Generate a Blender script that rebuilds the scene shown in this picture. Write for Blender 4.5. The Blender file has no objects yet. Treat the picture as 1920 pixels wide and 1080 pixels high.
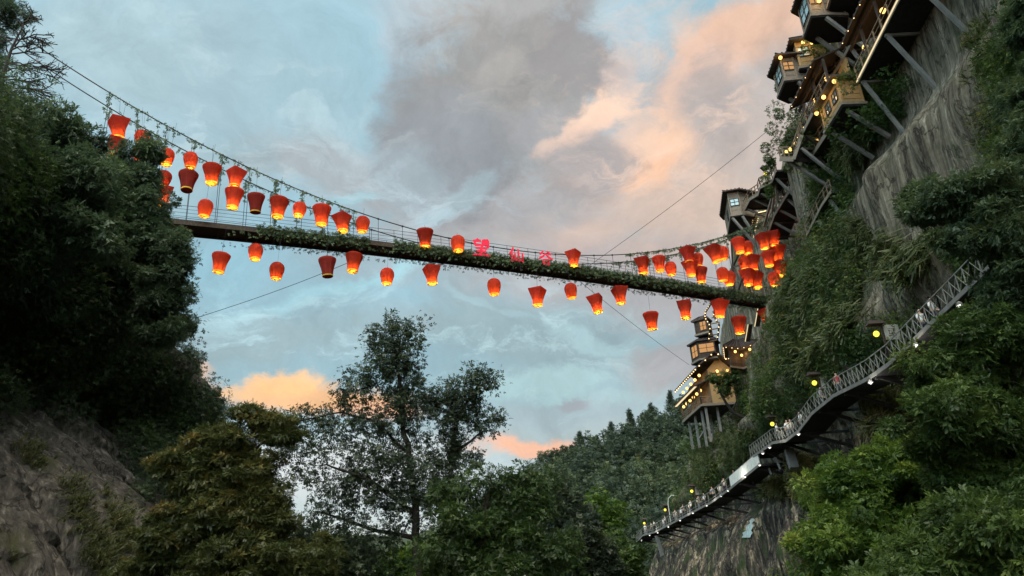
import bpy, bmesh, math, random
import numpy as np
from mathutils import Vector, Matrix
from mathutils.bvhtree import BVHTree

random.seed(7)
rng = np.random.default_rng(11)
R = math.radians
C = bpy.context.scene.collection
SC = bpy.context.scene

ORD = ['first', 'second', 'third', 'fourth', 'fifth', 'sixth', 'seventh', 'eighth', 'ninth', 'tenth', 'eleventh', 'twelfth', 'thirteenth', 'fourteenth',
       'fifteenth', 'sixteenth', 'seventeenth', 'eighteenth', 'nineteenth', 'twentieth', 'twenty-first', 'twenty-second', 'twenty-third', 'twenty-fourth',
       'twenty-fifth', 'twenty-sixth', 'twenty-seventh', 'twenty-eighth', 'twenty-ninth', 'thirtieth']

# ------------------------------------------------------------------ camera
PITCH, ROLL, FPX = R(22), R(3.8), 1450.0
EYE = np.array([0.0, 0.0, 1.6])
cam_d = bpy.data.cameras.new('camera')
cam = bpy.data.objects.new('camera', cam_d)
C.objects.link(cam)
cam_d.sensor_width = 36.0
cam_d.lens = 36.0 * FPX / 1920.0
cam_d.clip_start = 0.1
cam_d.clip_end = 6000
_cp, _sp, _c, _s = math.cos(PITCH), math.sin(PITCH), math.cos(ROLL), math.sin(ROLL)
Fv = np.array([0, _cp, _sp]); U0 = np.array([0, -_sp, _cp]); R0 = np.array([1.0, 0, 0])
Rv = _c * R0 - _s * U0
Uv = _s * R0 + _c * U0
cam.matrix_world = Matrix(((Rv[0], Uv[0], -Fv[0], EYE[0]), (Rv[1], Uv[1], -Fv[1], EYE[1]),
                           (Rv[2], Uv[2], -Fv[2], EYE[2]), (0, 0, 0, 1)))
SC.camera = cam


def ray(px, py):
    d = Fv * FPX + Rv * (px - 960) + Uv * (540 - py)
    return d / np.linalg.norm(d)


def onY(px, py, Y):                     # point of the place seen at that pixel, Y metres ahead
    d = ray(px, py); return EYE + d * (Y / d[1])


def onX(px, py, X):
    d = ray(px, py); return EYE + d * (X / d[0])


def proj(p):
    q = np.asarray(p, float) - EYE; z = q @ Fv
    return 960 + FPX * (q @ Rv) / z, 540 - FPX * (q @ Uv) / z


# ------------------------------------------------------------------ world and exposure
SC.view_settings.view_transform = 'Standard'
SC.view_settings.look = 'None'
SC.view_settings.exposure = 0.6       # exposed for the valley, as a phone does at dusk
SC.view_settings.gamma = 1.0
SC.view_settings.use_curve_mapping = False


def lin(c):
    return tuple(((v / 255) / 12.92 if v / 255 <= 0.04045 else ((v / 255 + 0.055) / 1.055) ** 2.4) for v in c) + (1.0,)


SUN_EL, SUN_AZ = R(9), R(180)
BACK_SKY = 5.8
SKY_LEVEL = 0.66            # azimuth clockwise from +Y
world = bpy.data.worlds.new("World")
SC.world = world
world.use_nodes = True
wn, wl = world.node_tree.nodes, world.node_tree.links
wn.clear()


def W(kind, **kw):
    n = wn.new(kind)
    for k, v in kw.items():
        setattr(n, k, v)
    return n


def build_sky():
    out = W('ShaderNodeOutputWorld'); bg = W('ShaderNodeBackground')
    tc = W('ShaderNodeTexCoord')
    nis = W('ShaderNodeTexSky', sky_type='NISHITA', sun_disc=False)
    nis.sun_elevation = SUN_EL; nis.sun_rotation = SUN_AZ
    nm = W('ShaderNodeVectorMath', operation='SCALE'); nm.inputs['Scale'].default_value = 0.12
    wl.new(nis.outputs[0], nm.inputs[0])

    def noise(scale, detail, rough=0.55, vec=None, dist=0.0):
        n = W('ShaderNodeTexNoise'); n.inputs['Scale'].default_value = scale
        n.inputs['Detail'].default_value = detail; n.inputs['Roughness'].default_value = rough
        n.inputs['Distortion'].default_value = dist
        wl.new(vec, n.inputs['Vector']); return n
    d = tc.outputs['Generated']
    # flatten the vertical a little so that cloud wisps lie level
    mp = W('ShaderNodeMapping'); mp.inputs['Scale'].default_value = (1, 1, 1.5)
    wl.new(d, mp.inputs['Vector'])
    warp = d
    for sc_, amp, det in ((2.2, 0.10, 3), (7.0, 0.07, 6), (24.0, 0.018, 5)):
        n = noise(sc_, det, 0.6, mp.outputs[0])
        a = W('ShaderNodeVectorMath', operation='SUBTRACT'); a.inputs[1].default_value = (.5, .5, .5)
        wl.new(n.outputs['Color'], a.inputs[0])
        b = W('ShaderNodeVectorMath', operation='MULTIPLY_ADD'); b.inputs[1].default_value = (amp, amp, amp)
        wl.new(a.outputs[0], b.inputs[0]); wl.new(warp, b.inputs[2]); warp = b.outputs[0]
    edge = noise(5.0, 12, 0.66, mp.outputs[0], 0.5)
    fine = noise(17.0, 10, 0.7, mp.outputs[0], 0.6)
    e1 = W('ShaderNodeMath', operation='MULTIPLY_ADD'); e1.inputs[1].default_value = 1.6; e1.inputs[2].default_value = -0.8
    wl.new(edge.outputs['Fac'], e1.inputs[0])
    e2 = W('ShaderNodeMath', operation='MULTIPLY_ADD'); e2.inputs[1].default_value = 1.2
    wl.new(fine.outputs['Fac'], e2.inputs[0])
    e3 = W('ShaderNodeMath', operation='ADD'); e3.inputs[1].default_value = -0.6
    wl.new(e1.outputs[0], e2.inputs[2]); wl.new(e2.outputs[0], e3.inputs[0])
    edge_v = e3.outputs[0]
    # clear-sky part: the physical sky blended with a dusk gradient by height
    sep = W('ShaderNodeSeparateXYZ'); wl.new(d, sep.inputs[0])
    ramp = W('ShaderNodeValToRGB'); wl.new(sep.outputs['Z'], ramp.inputs[0])
    cr = ramp.color_ramp
    stops = [(-.05, (150, 155, 160)), (0.03, (226, 228, 226)), (.12, (190, 203, 205)), (.28, (150, 182, 192)), (.42, (152, 188, 202)),
             (.66, (160, 196, 210)), (.85, (228, 216, 198))]
    cr.elements[0].position = 0; cr.elements[0].color = lin(stops[0][1])
    cr.elements[1].position = stops[-1][0]; cr.elements[1].color = lin(stops[-1][1])
    for p, c in stops[1:-1]:
        e = cr.elements.new(p); e.color = lin(c)
    mx = W('ShaderNodeMix', data_type='RGBA'); mx.inputs[0].default_value = 0.9
    wl.new(nm.outputs[0], mx.inputs[6]); wl.new(ramp.outputs[0], mx.inputs[7])
    col = mx.outputs[2]

    mv = W('ShaderNodeMapping'); mv.inputs['Scale'].default_value = (1, 1, 2.6); wl.new(warp, mv.inputs['Vector'])
    vn = noise(7.5, 12, 0.66, mv.outputs[0], 0.7)
    vr = W('ShaderNodeMapRange', interpolation_type='SMOOTHSTEP'); vr.inputs['From Min'].default_value = .49; vr.inputs['From Max'].default_value = .66
    wl.new(vn.outputs['Fac'], vr.inputs['Value'])

    def blob(px, py, rx, ry, ang, c, op, soft=0.9, rough=1.0, vein=False):
        """a bank of cloud: direction of its middle, angular half sizes, tilt, colour, opacity"""
        nonlocal col
        ctr = ray(px, py)
        ex = ray(px + 60 * math.cos(R(ang)), py - 60 * math.sin(R(ang))) - ctr
        ex -= ctr * (ex @ ctr); ex /= np.linalg.norm(ex)
        ey = np.cross(ctr, ex)
        k = np.linalg.norm([px - 960, 540 - py, FPX])
        sx, sy = k / rx, k / ry
        dx = W('ShaderNodeVectorMath', operation='DOT_PRODUCT'); dx.inputs[1].default_value = tuple(ex * sx)
        dy = W('ShaderNodeVectorMath', operation='DOT_PRODUCT'); dy.inputs[1].default_value = tuple(ey * sy)
        wl.new(warp, dx.inputs[0]); wl.new(warp, dy.inputs[0])
        cb = W('ShaderNodeCombineXYZ'); wl.new(dx.outputs['Value'], cb.inputs[0]); wl.new(dy.outputs['Value'], cb.inputs[1])
        ln = W('ShaderNodeVectorMath', operation='LENGTH'); wl.new(cb.outputs[0], ln.inputs[0])
        ad = W('ShaderNodeMath', operation='MULTIPLY_ADD'); ad.inputs[1].default_value = -0.75 * rough
        wl.new(edge_v, ad.inputs[0]); wl.new(ln.outputs['Value'], ad.inputs[2])
        mr = W('ShaderNodeMapRange', interpolation_type='SMOOTHSTEP')
        mr.inputs['From Min'].default_value = 1 + soft * 0.45; mr.inputs['From Max'].default_value = 1 - soft * 0.6
        mr.inputs['To Min'].default_value = 0; mr.inputs['To Max'].default_value = op
        wl.new(ad.outputs[0], mr.inputs['Value'])
        fac = mr.outputs[0]
        if vein:
            vm = W('ShaderNodeMath', operation='MULTIPLY'); wl.new(fac, vm.inputs[0]); wl.new(vr.outputs[0], vm.inputs[1]); fac = vm.outputs[0]
        m = W('ShaderNodeMix', data_type='RGBA'); wl.new(fac, m.inputs[0])
        wl.new(col, m.inputs[6]); m.inputs[7].default_value = lin(c); col = m.outputs[2]
    for b in SKY_BLOBS:
        blob(*b)
    # billow: brightness varies with the cloud's own density
    bl = noise(6.0, 12, 0.68, warp, 0.5)
    bm = W('ShaderNodeMapRange'); bm.inputs['From Min'].default_value = 0.3; bm.inputs['From Max'].default_value = 0.7
    bm.inputs['To Min'].default_value = 0.93; bm.inputs['To Max'].default_value = 1.36
    wl.new(bl.outputs['Fac'], bm.inputs['Value'])
    sc_ = W('ShaderNodeVectorMath', operation='SCALE'); wl.new(col, sc_.inputs[0]); wl.new(bm.outputs[0], sc_.inputs['Scale'])
    # unseen sky overhead and behind is brightened to lift the light on the valley
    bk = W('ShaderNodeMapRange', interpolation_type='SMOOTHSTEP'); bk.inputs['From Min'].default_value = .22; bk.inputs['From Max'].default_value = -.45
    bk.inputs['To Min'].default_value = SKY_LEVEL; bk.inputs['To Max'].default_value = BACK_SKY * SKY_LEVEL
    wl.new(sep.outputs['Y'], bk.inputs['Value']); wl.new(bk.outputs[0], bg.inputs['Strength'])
    wl.new(sc_.outputs[0], bg.inputs['Color'])
    wl.new(bg.outputs[0], out.inputs[0])


SKY_BLOBS = [
    # px, py, rx, ry, tilt, colour, opacity, softness, edge roughness
    (250, 110, 260, 130, 0, (178, 202, 208), .7, 1.2),
    (480, 190, 240, 170, 20, (162, 188, 198), .7, 1.1, 1.3),
    (560, 130, 120, 100, 30, (164, 198, 210), .5, 1.1, 1.2),
    (705, 180, 60, 110, 5, (158, 194, 208), .5, 1.3, 1.4),
    (640, 60, 90, 90, 0, (160, 196, 210), .35, 1.0, 1.2),
    (330, 330, 160, 70, 10, (168, 196, 204), .6, 1.2, 1.2),
    (640, 325, 190, 60, -14, (164, 171, 175), .85, 1.0, 1.3),
    (880, 420, 250, 70, -8, (162, 168, 172), .85, 1.0, 1.2),
    (770, 60, 80, 90, 0, (180, 188, 194), .7, 1.0, 1.4),
    (760, 210, 60, 120, 0, (150, 167, 178), .85, .9, 1.4),
    (1160, 340, 330, 230, 25, (188, 176, 172), .8, 1.2, 1.2),
    (1400, 330, 220, 220, 0, (198, 182, 172), .8, 1.2, 1.2),
    (960, 30, 160, 90, 0, (172, 171, 170), .95, .8, 1.3),
    (940, 180, 185, 155, 15, (148, 147, 146), .95, .8, 1.2),
    (1085, 105, 95, 82, -20, (150, 148, 149), .95, .6, 1.3),
    (850, 310, 115, 115, 20, (144, 150, 156), .95, .9, 1.3),
    (780, 340, 60, 60, 0, (160, 176, 184), .7, .9, 1.5),
    (930, 130, 60, 40, 30, (168, 165, 162), .7, .8, 1.6),
    (1000, 250, 60, 50, 30, (162, 164, 168), .7, .8, 1.6),
    (875, 365, 50, 26, 30, (170, 193, 201), .6, .9, 1.8),
    (830, 400, 40, 18, 10, (160, 194, 206), .6, .9, 1.8),
    (655, 372, 60, 14, 10, (158, 200, 211), .7, .9, 1.8),
    (1215, 36, 110, 46, 10, (168, 196, 208), .9, .8, 1.6),
    (1180, 95, 36, 70, 0, (176, 194, 204), .85, .9, 1.5),
    (1300, 60, 50, 60, 30, (214, 194, 182), .6, .9, 1.6),
    (1395, 50, 160, 66, 30, (240, 196, 168), .85, .9, 1.5),
    (1310, 130, 80, 50, 35, (216, 186, 170), .7, .9, 1.6),
    (1115, 215, 80, 30, 35, (242, 208, 184), .9, .8, 1.8),
    (1060, 262, 80, 20, 25, (226, 196, 178), .7, .9, 1.8),
    (1225, 285, 75, 55, 40, (240, 200, 172), .9, .8, 1.8),
    (1180, 240, 50, 40, 40, (226, 196, 176), .7, .8, 1.8),
    (1210, 320, 60, 20, 25, (238, 192, 160), .7, .8, 1.8),
    (1150, 150, 30, 30, 0, (206, 190, 184), .6, .8, 1.6),
    (1095, 325, 85, 62, 10, (162, 157, 157), .9, .8, 1.4),
    (1010, 400, 80, 40, 10, (166, 168, 172), .7, .9, 1.4),
    (1340, 210, 62, 92, 0, (170, 163, 161), .85, .8, 1.5),
    (1440, 180, 60, 110, 0, (190, 178, 172), .7, .9, 1.3),
    (1310, 400, 220, 60, 5, (204, 182, 168), .7, 1.1, 1.2),
    (1100, 440, 60, 30, 20, (208, 186, 174), .6, .9, 1.6),
    (1180, 480, 160, 36, -5, (188, 174, 170), .6, 1.1, 1.3),
    (800, 500, 280, 50, -8, (158, 175, 182), .7, 1.1, 1.3),
    (1200, 555, 260, 60, -4, (174, 172, 174), .85, 1.1, 1.2),
    (430, 480, 110, 60, 10, (152, 196, 212), .8, 1.1, 1.4),
    (560, 575, 190, 24, 18, (160, 202, 214), .85, .9, 1.7),
    (740, 520, 90, 18, 10, (160, 204, 214), .8, .9, 1.8),
    (520, 640, 280, 56, 4, (152, 174, 181), .9, 1.0, 1.3),
    (1000, 650, 330, 66, -10, (152, 174, 181), .85, 1.0, 1.2),
    (900, 585, 50, 9, -34, (172, 202, 210), .5, .9, 2.0),
    (985, 622, 40, 10, -10, (170, 200, 208), .45, .9, 2.2),
    (1130, 655, 80, 14, -8, (172, 204, 210), .6, .9, 1.9),
    (1020, 725, 120, 22, 10, (172, 204, 208), .85, .9, 1.8),
    (1180, 745, 90, 20, 4, (168, 196, 200), .7, .9, 1.8),
    (1080, 770, 200, 20, 4, (162, 180, 186), .7, .9, 1.5),
    (1100, 812, 330, 30, 4, (170, 184, 186), .8, 1.0, 1.2),
    (640, 640, 420, 110, 0, (182, 216, 224), .75, 1.1, 1.0, True),
    (1000, 690, 260, 110, 0, (184, 212, 216), .75, 1.1, 1.0, True),
    (330, 230, 330, 190, 10, (192, 214, 220), .6, 1.1, 1.0, True),
    (760, 400, 220, 80, 0, (188, 206, 214), .6, 1.1, 1.0, True),
    (1260, 230, 220, 190, 20, (236, 206, 186), .55, 1.1, 1.0, True),
    (880, 120, 180, 120, 0, (180, 176, 170), .5, 1.1, 1.0, True),
    (1240, 690, 80, 44, 10, (172, 170, 172), .85, .9, 1.5),
    (378, 692, 50, 22, -20, (224, 190, 164), .8, .9, 1.8),
    (600, 748, 165, 34, -2, (240, 190, 142), .97, .7, 1.5),
    (560, 722, 80, 22, 8, (252, 200, 144), .9, .7, 1.6),
    (700, 770, 80, 26, 0, (238, 186, 152), .8, .8, 1.6),
    (470, 735, 50, 14, -10, (240, 196, 150), .8, .8, 1.8),
    (975, 834, 90, 24, 4, (244, 190, 160), .95, .7, 1.5),
    (600, 880, 300, 60, 0, (212, 216, 216), .8, 1.1),
    (1060, 752, 30, 8, 0, (160, 166, 172), .8, .9, 1.4),
]
build_sky()

sun_d = bpy.data.lights.new('sun', 'SUN'); sun_d.energy = 1.5; sun_d.angle = R(50); sun_d.color = (1.0, 0.84, 0.66)
sun = bpy.data.objects.new('sun', sun_d); C.objects.link(sun)
sun.rotation_euler = (R(50), 0, 0)   # high, very soft fill added from behind the camera to brighten the land
_v = Vector((math.sin(SUN_AZ) * math.cos(R(52)), math.cos(SUN_AZ) * math.cos(R(52)), math.sin(R(52))))
sun.rotation_euler = _v.to_track_quat('Z', 'Y').to_euler()

# ------------------------------------------------------------------ helpers: objects


def tag(o, label=None, cat=None, group=None, kind=None):
    if label: o['label'] = label
    if cat: o['category'] = cat
    if group: o['group'] = group
    if kind: o['kind'] = kind
    return o


def empty(name, loc, label=None, cat=None, group=None, rz=0.0):
    o = bpy.data.objects.new(name, None); C.objects.link(o)
    o.location = tuple(loc); o.rotation_euler = (0, 0, rz); o.empty_display_size = 0.2
    return tag(o, label, cat, group)


def npmesh(name, V, Fc, mats, parent=None, smooth=False, attr=None, midx=None, local=None):
    """V (n,3) world coords, Fc (m,k) faces all of one size k; attr: per-face float 'tint'"""
    V = np.asarray(V, np.float32); Fc = np.asarray(Fc, np.int32)
    me = bpy.data.meshes.new(name)
    n, m, k = len(V), len(Fc), Fc.shape[1]
    if local is not None: V = V - np.asarray(local, np.float32)
    me.vertices.add(n); me.vertices.foreach_set('co', V.ravel())
    me.loops.add(m * k); me.loops.foreach_set('vertex_index', Fc.ravel())
    me.polygons.add(m); me.polygons.foreach_set('loop_start', np.arange(0, m * k, k, dtype=np.int32))
    me.polygons.foreach_set('loop_total', np.full(m, k, np.int32))
    if midx is not None: me.polygons.foreach_set('material_index', np.asarray(midx, np.int32))
    for mt in (mats if isinstance(mats, (list, tuple)) else [mats]): me.materials.append(mt)
    me.polygons.foreach_set('use_smooth', np.full(m, smooth))
    me.update(calc_edges=True)
    if attr is not None:
        a = me.attributes.new('tint', 'FLOAT', 'FACE'); a.data.foreach_set('value', np.asarray(attr, np.float32))
    o = bpy.data.objects.new(name, me); C.objects.link(o)
    if parent is not None: o.parent = parent
    return o


class MB:
    """collects boxes, tubes and loose shapes, then links them as one mesh"""

    def __init__(s): s.v = []; s.f = []; s.n = 0

    def add(s, V, Fs):
        s.v += [tuple(map(float, p)) for p in V]; s.f += [tuple(i + s.n for i in f) for f in Fs]; s.n += len(V)

    def box(s, c, size, rz=0.0, rx=0.0, ry=0.0):
        M = Matrix.Translation(Vector(c)) @ Matrix.Rotation(rz, 4, 'Z') @ Matrix.Rotation(ry, 4, 'Y') @ Matrix.Rotation(rx, 4, 'X')
        a, b, h = size[0] / 2, size[1] / 2, size[2] / 2
        P = [M @ Vector(p) for p in ((-a, -b, -h), (a, -b, -h), (a, b, -h), (-a, b, -h), (-a, -b, h), (a, -b, h), (a, b, h), (-a, b, h))]
        s.add(P, [(0, 3, 2, 1), (4, 5, 6, 7), (0, 1, 5, 4), (1, 2, 6, 5), (2, 3, 7, 6), (3, 0, 4, 7)]); return s

    def beam(s, a, b, w, h=None, up=(0, 0, 1)):
        a, b = Vector(a), Vector(b); h = h or w
        d = (b - a)
        if d.length < 1e-6: return s
        d.normalize(); up = Vector(up)
        if abs(d.dot(up)) > .98: up = Vector((1, 0, 0))
        x = d.cross(up).normalized(); y = x.cross(d)
        P = []
        for c in (a, b):
            for i, j in ((-1, -1), (1, -1), (1, 1), (-1, 1)): P.append(c + x * (w / 2 * i) + y * (h / 2 * j))
        s.add(P, [(0, 3, 2, 1), (4, 5, 6, 7), (0, 1, 5, 4), (1, 2, 6, 5), (2, 3, 7, 6), (3, 0, 4, 7)]); return s

    def tube(s, pts, rad, n=6, cap=True):
        pts = [Vector(p) for p in pts]
        rad = rad if isinstance(rad, (list, tuple)) else [rad] * len(pts)
        P = []; Fs = []
        x = None
        for i, p in enumerate(pts):
            d = (pts[min(i + 1, len(pts) - 1)] - pts[max(i - 1, 0)])
            if d.length < 1e-9: d = Vector((0, 0, 1))
            d.normalize()
            if x is None: x = d.orthogonal().normalized()
            x = (x - d * x.dot(d))
            x = x.normalized() if x.length > 1e-6 else d.orthogonal().normalized()
            y = d.cross(x)
            for k in range(n):
                a = 2 * math.pi * k / n
                P.append(p + (x * math.cos(a) + y * math.sin(a)) * rad[i])
        for i in range(len(pts) - 1):
            for k in range(n):
                k2 = (k + 1) % n
                Fs.append((i * n + k, i * n + k2, (i + 1) * n + k2, (i + 1) * n + k))
        if cap:
            Fs.append(tuple(range(n - 1, -1, -1))); Fs.append(tuple((len(pts) - 1) * n + k for k in range(n)))
        s.add(P, Fs); return s

    def prism(s, poly, z0, z1, M=None):
        n = len(poly); P = [(p[0], p[1], z0) for p in poly] + [(p[0], p[1], z1) for p in poly]
        if M is not None: P = [M @ Vector(p) for p in P]
        s.add(P, [tuple(range(n - 1, -1, -1)), tuple(range(n, 2 * n))] + [(i, (i + 1) % n, n + (i + 1) % n, n + i) for i in range(n)]); return s

    def lathe(s, prof, n=16, shape=None, c=(0, 0, 0)):
        P = []; Fs = []
        for r, z in prof:
            for k in range(n):
                a = 2 * math.pi * k / n
                q = 1.0 if shape is None else shape(a, z)
                P.append((c[0] + r * q * math.cos(a), c[1] + r * q * math.sin(a), c[2] + z))
        for i in range(len(prof) - 1):
            for k in range(n):
                k2 = (k + 1) % n; Fs.append((i * n + k, i * n + k2, (i + 1) * n + k2, (i + 1) * n + k))
        s.add(P, Fs); return s

    def build(s, name, mat, parent=None, smooth=False, bevel=0):
        me = bpy.data.meshes.new(name); me.from_pydata(s.v, [], s.f); me.update()
        for m in (mat if isinstance(mat, (list, tuple)) else [mat]): me.materials.append(m)
        if smooth:
            me.polygons.foreach_set('use_smooth', [True] * len(me.polygons))
        o = bpy.data.objects.new(name, me); C.objects.link(o)
        if parent is not None: o.parent = parent
        return o


def kids(o, name, mat, mb, **k):
    return mb.build(name, mat, o, **k)


def copy_tree(o, parent=None):
    c = o.copy(); C.objects.link(c)
    if parent is not None: c.parent = parent
    for ch in list(o.children): copy_tree(ch, c)
    return c


# ------------------------------------------------------------------ helpers: noise
_tab = rng.random((64, 64, 64)).astype(np.float32)


def vnoise(P):
    P = np.asarray(P, float); i = np.floor(P).astype(int); f = P - i; f = f * f * (3 - 2 * f)
    r = 0
    for a in (0, 1):
        for b in (0, 1):
            for c in (0, 1):
                w = (f[..., 0] if a else 1 - f[..., 0]) * (f[..., 1] if b else 1 - f[..., 1]) * (f[..., 2] if c else 1 - f[..., 2])
                r = r + w * _tab[(i[..., 0] + a) % 64, (i[..., 1] + b) % 64, (i[..., 2] + c) % 64]
    return r - 0.5


def fbm(P, oct=4, gain=0.5):
    P = np.asarray(P, float); r = 0; a = 1.0
    for k in range(oct): r = r + a * vnoise(P * 2 ** k + 17.3 * k); a *= gain
    return r


# ------------------------------------------------------------------ helpers: materials
MATS = {}


def mat(name, col, rough=0.7, metal=0.0, var=0.0, vscale=3.0, col2=None, emit=0.0, ecol=None, bump=0.0, stretch=(1, 1, 1), spec=0.3, detail=6):
    if name in MATS: return MATS[name]
    m = bpy.data.materials.new(name); m.use_nodes = True; N, L = m.node_tree.nodes, m.node_tree.links
    b = N['Principled BSDF']; b.inputs['Roughness'].default_value = rough; b.inputs['Metallic'].default_value = metal
    b.inputs['Specular IOR Level'].default_value = spec
    b.inputs['Base Color'].default_value = tuple(col) + (1,)
    tc = N.new('ShaderNodeTexCoord'); mp = N.new('ShaderNodeMapping'); mp.inputs['Scale'].default_value = stretch
    L.new(tc.outputs['Object'], mp.inputs[0])
    nz = N.new('ShaderNodeTexNoise'); nz.inputs['Scale'].default_value = vscale; nz.inputs['Detail'].default_value = detail
    nz.inputs['Roughness'].default_value = .6
    L.new(mp.outputs[0], nz.inputs['Vector'])
    rp = N.new('ShaderNodeValToRGB'); L.new(nz.outputs['Fac'], rp.inputs[0])
    c2 = col2 or tuple(v * (1 - var) for v in col)
    rp.color_ramp.elements[0].position = .34; rp.color_ramp.elements[0].color = tuple(c2) + (1,)
    rp.color_ramp.elements[1].position = .66; rp.color_ramp.elements[1].color = tuple(col) + (1,)
    L.new(rp.outputs[0], b.inputs['Base Color'])
    if bump:
        bp = N.new('ShaderNodeBump'); bp.inputs['Strength'].default_value = bump; bp.inputs['Distance'].default_value = .05
        L.new(nz.outputs['Fac'], bp.inputs['Height']); L.new(bp.outputs[0], b.inputs['Normal'])
    if emit:
        b.inputs['Emission Color'].default_value = tuple(ecol or col) + (1,); b.inputs['Emission Strength'].default_value = emit
    MATS[name] = m; return m


def leafmat(name, stops, trans=0.38, gloss=0.022, rough=0.45):
    """leaf colour from the per-leaf 'tint' value"""
    m = bpy.data.materials.new(name); m.use_nodes = True; N, L = m.node_tree.nodes, m.node_tree.links; N.clear()
    out = N.new('ShaderNodeOutputMaterial'); at = N.new('ShaderNodeAttribute'); at.attribute_name = 'tint'
    rp = N.new('ShaderNodeValToRGB'); L.new(at.outputs['Fac'], rp.inputs[0])
    cr = rp.color_ramp
    cr.elements[0].position = stops[0][0]; cr.elements[0].color = stops[0][1] + (1,)
    cr.elements[1].position = stops[-1][0]; cr.elements[1].color = stops[-1][1] + (1,)
    for p, c in stops[1:-1]: cr.elements.new(p).color = c + (1,)
    d = N.new('ShaderNodeBsdfDiffuse'); t = N.new('ShaderNodeBsdfTranslucent'); g = N.new('ShaderNodeBsdfGlossy')
    g.inputs['Roughness'].default_value = rough; g.inputs['Color'].default_value = (1, 1, 1, 1)
    L.new(rp.outputs[0], d.inputs[0]); L.new(rp.outputs[0], t.inputs[0])
    a = N.new('ShaderNodeMixShader'); a.inputs[0].default_value = trans; L.new(d.outputs[0], a.inputs[1]); L.new(t.outputs[0], a.inputs[2])
    b = N.new('ShaderNodeMixShader'); b.inputs[0].default_value = gloss; L.new(a.outputs[0], b.inputs[1]); L.new(g.outputs[0], b.inputs[2])
    L.new(b.outputs[0], out.inputs[0]); return m


LEAF_DARK = leafmat('leaf_dark', [(0, (.040, .064, .036)), (.5, (.068, .108, .056)), (.85, (.11, .155, .066)), (1, (.16, .19, .07))])
LEAF_MID = leafmat('leaf_mid', [(0, (.026, .052, .018)), (.5, (.055, .100, .026)), (.85, (.10, .160, .036)), (1, (.20, .23, .06))])
LEAF_FRESH = leafmat('leaf_fresh', [(0, (.036, .080, .016)), (.5, (.080, .150, .024)), (.85, (.15, .23, .036)), (1, (.28, .32, .06))])
LEAF_OLIVE = leafmat('leaf_olive', [(0, (.028, .048, .018)), (.5, (.062, .084, .026)), (.8, (.105, .112, .034)), (1, (.22, .15, .04))])
LEAF_HILL = leafmat('leaf_hill', [(0, (.022, .036, .024)), (.5, (.042, .062, .038)), (.85, (.080, .105, .046)), (1, (.15, .17, .07))], gloss=.02)
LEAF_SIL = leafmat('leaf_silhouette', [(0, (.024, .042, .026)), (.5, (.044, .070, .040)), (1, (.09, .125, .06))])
GRASS = leafmat('grass_blade', [(0, (.04, .06, .02)), (.5, (.09, .11, .035)), (.85, (.16, .15, .06)), (1, (.30, .22, .08))], gloss=.02)
BARK = mat('bark', (.055, .042, .032), .9, var=.6, vscale=6, bump=.6, stretch=(1, 1, .25))
BARK_DARK = mat('bark_dark', (.030, .026, .022), .9, var=.5, vscale=6, bump=.6)


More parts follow.
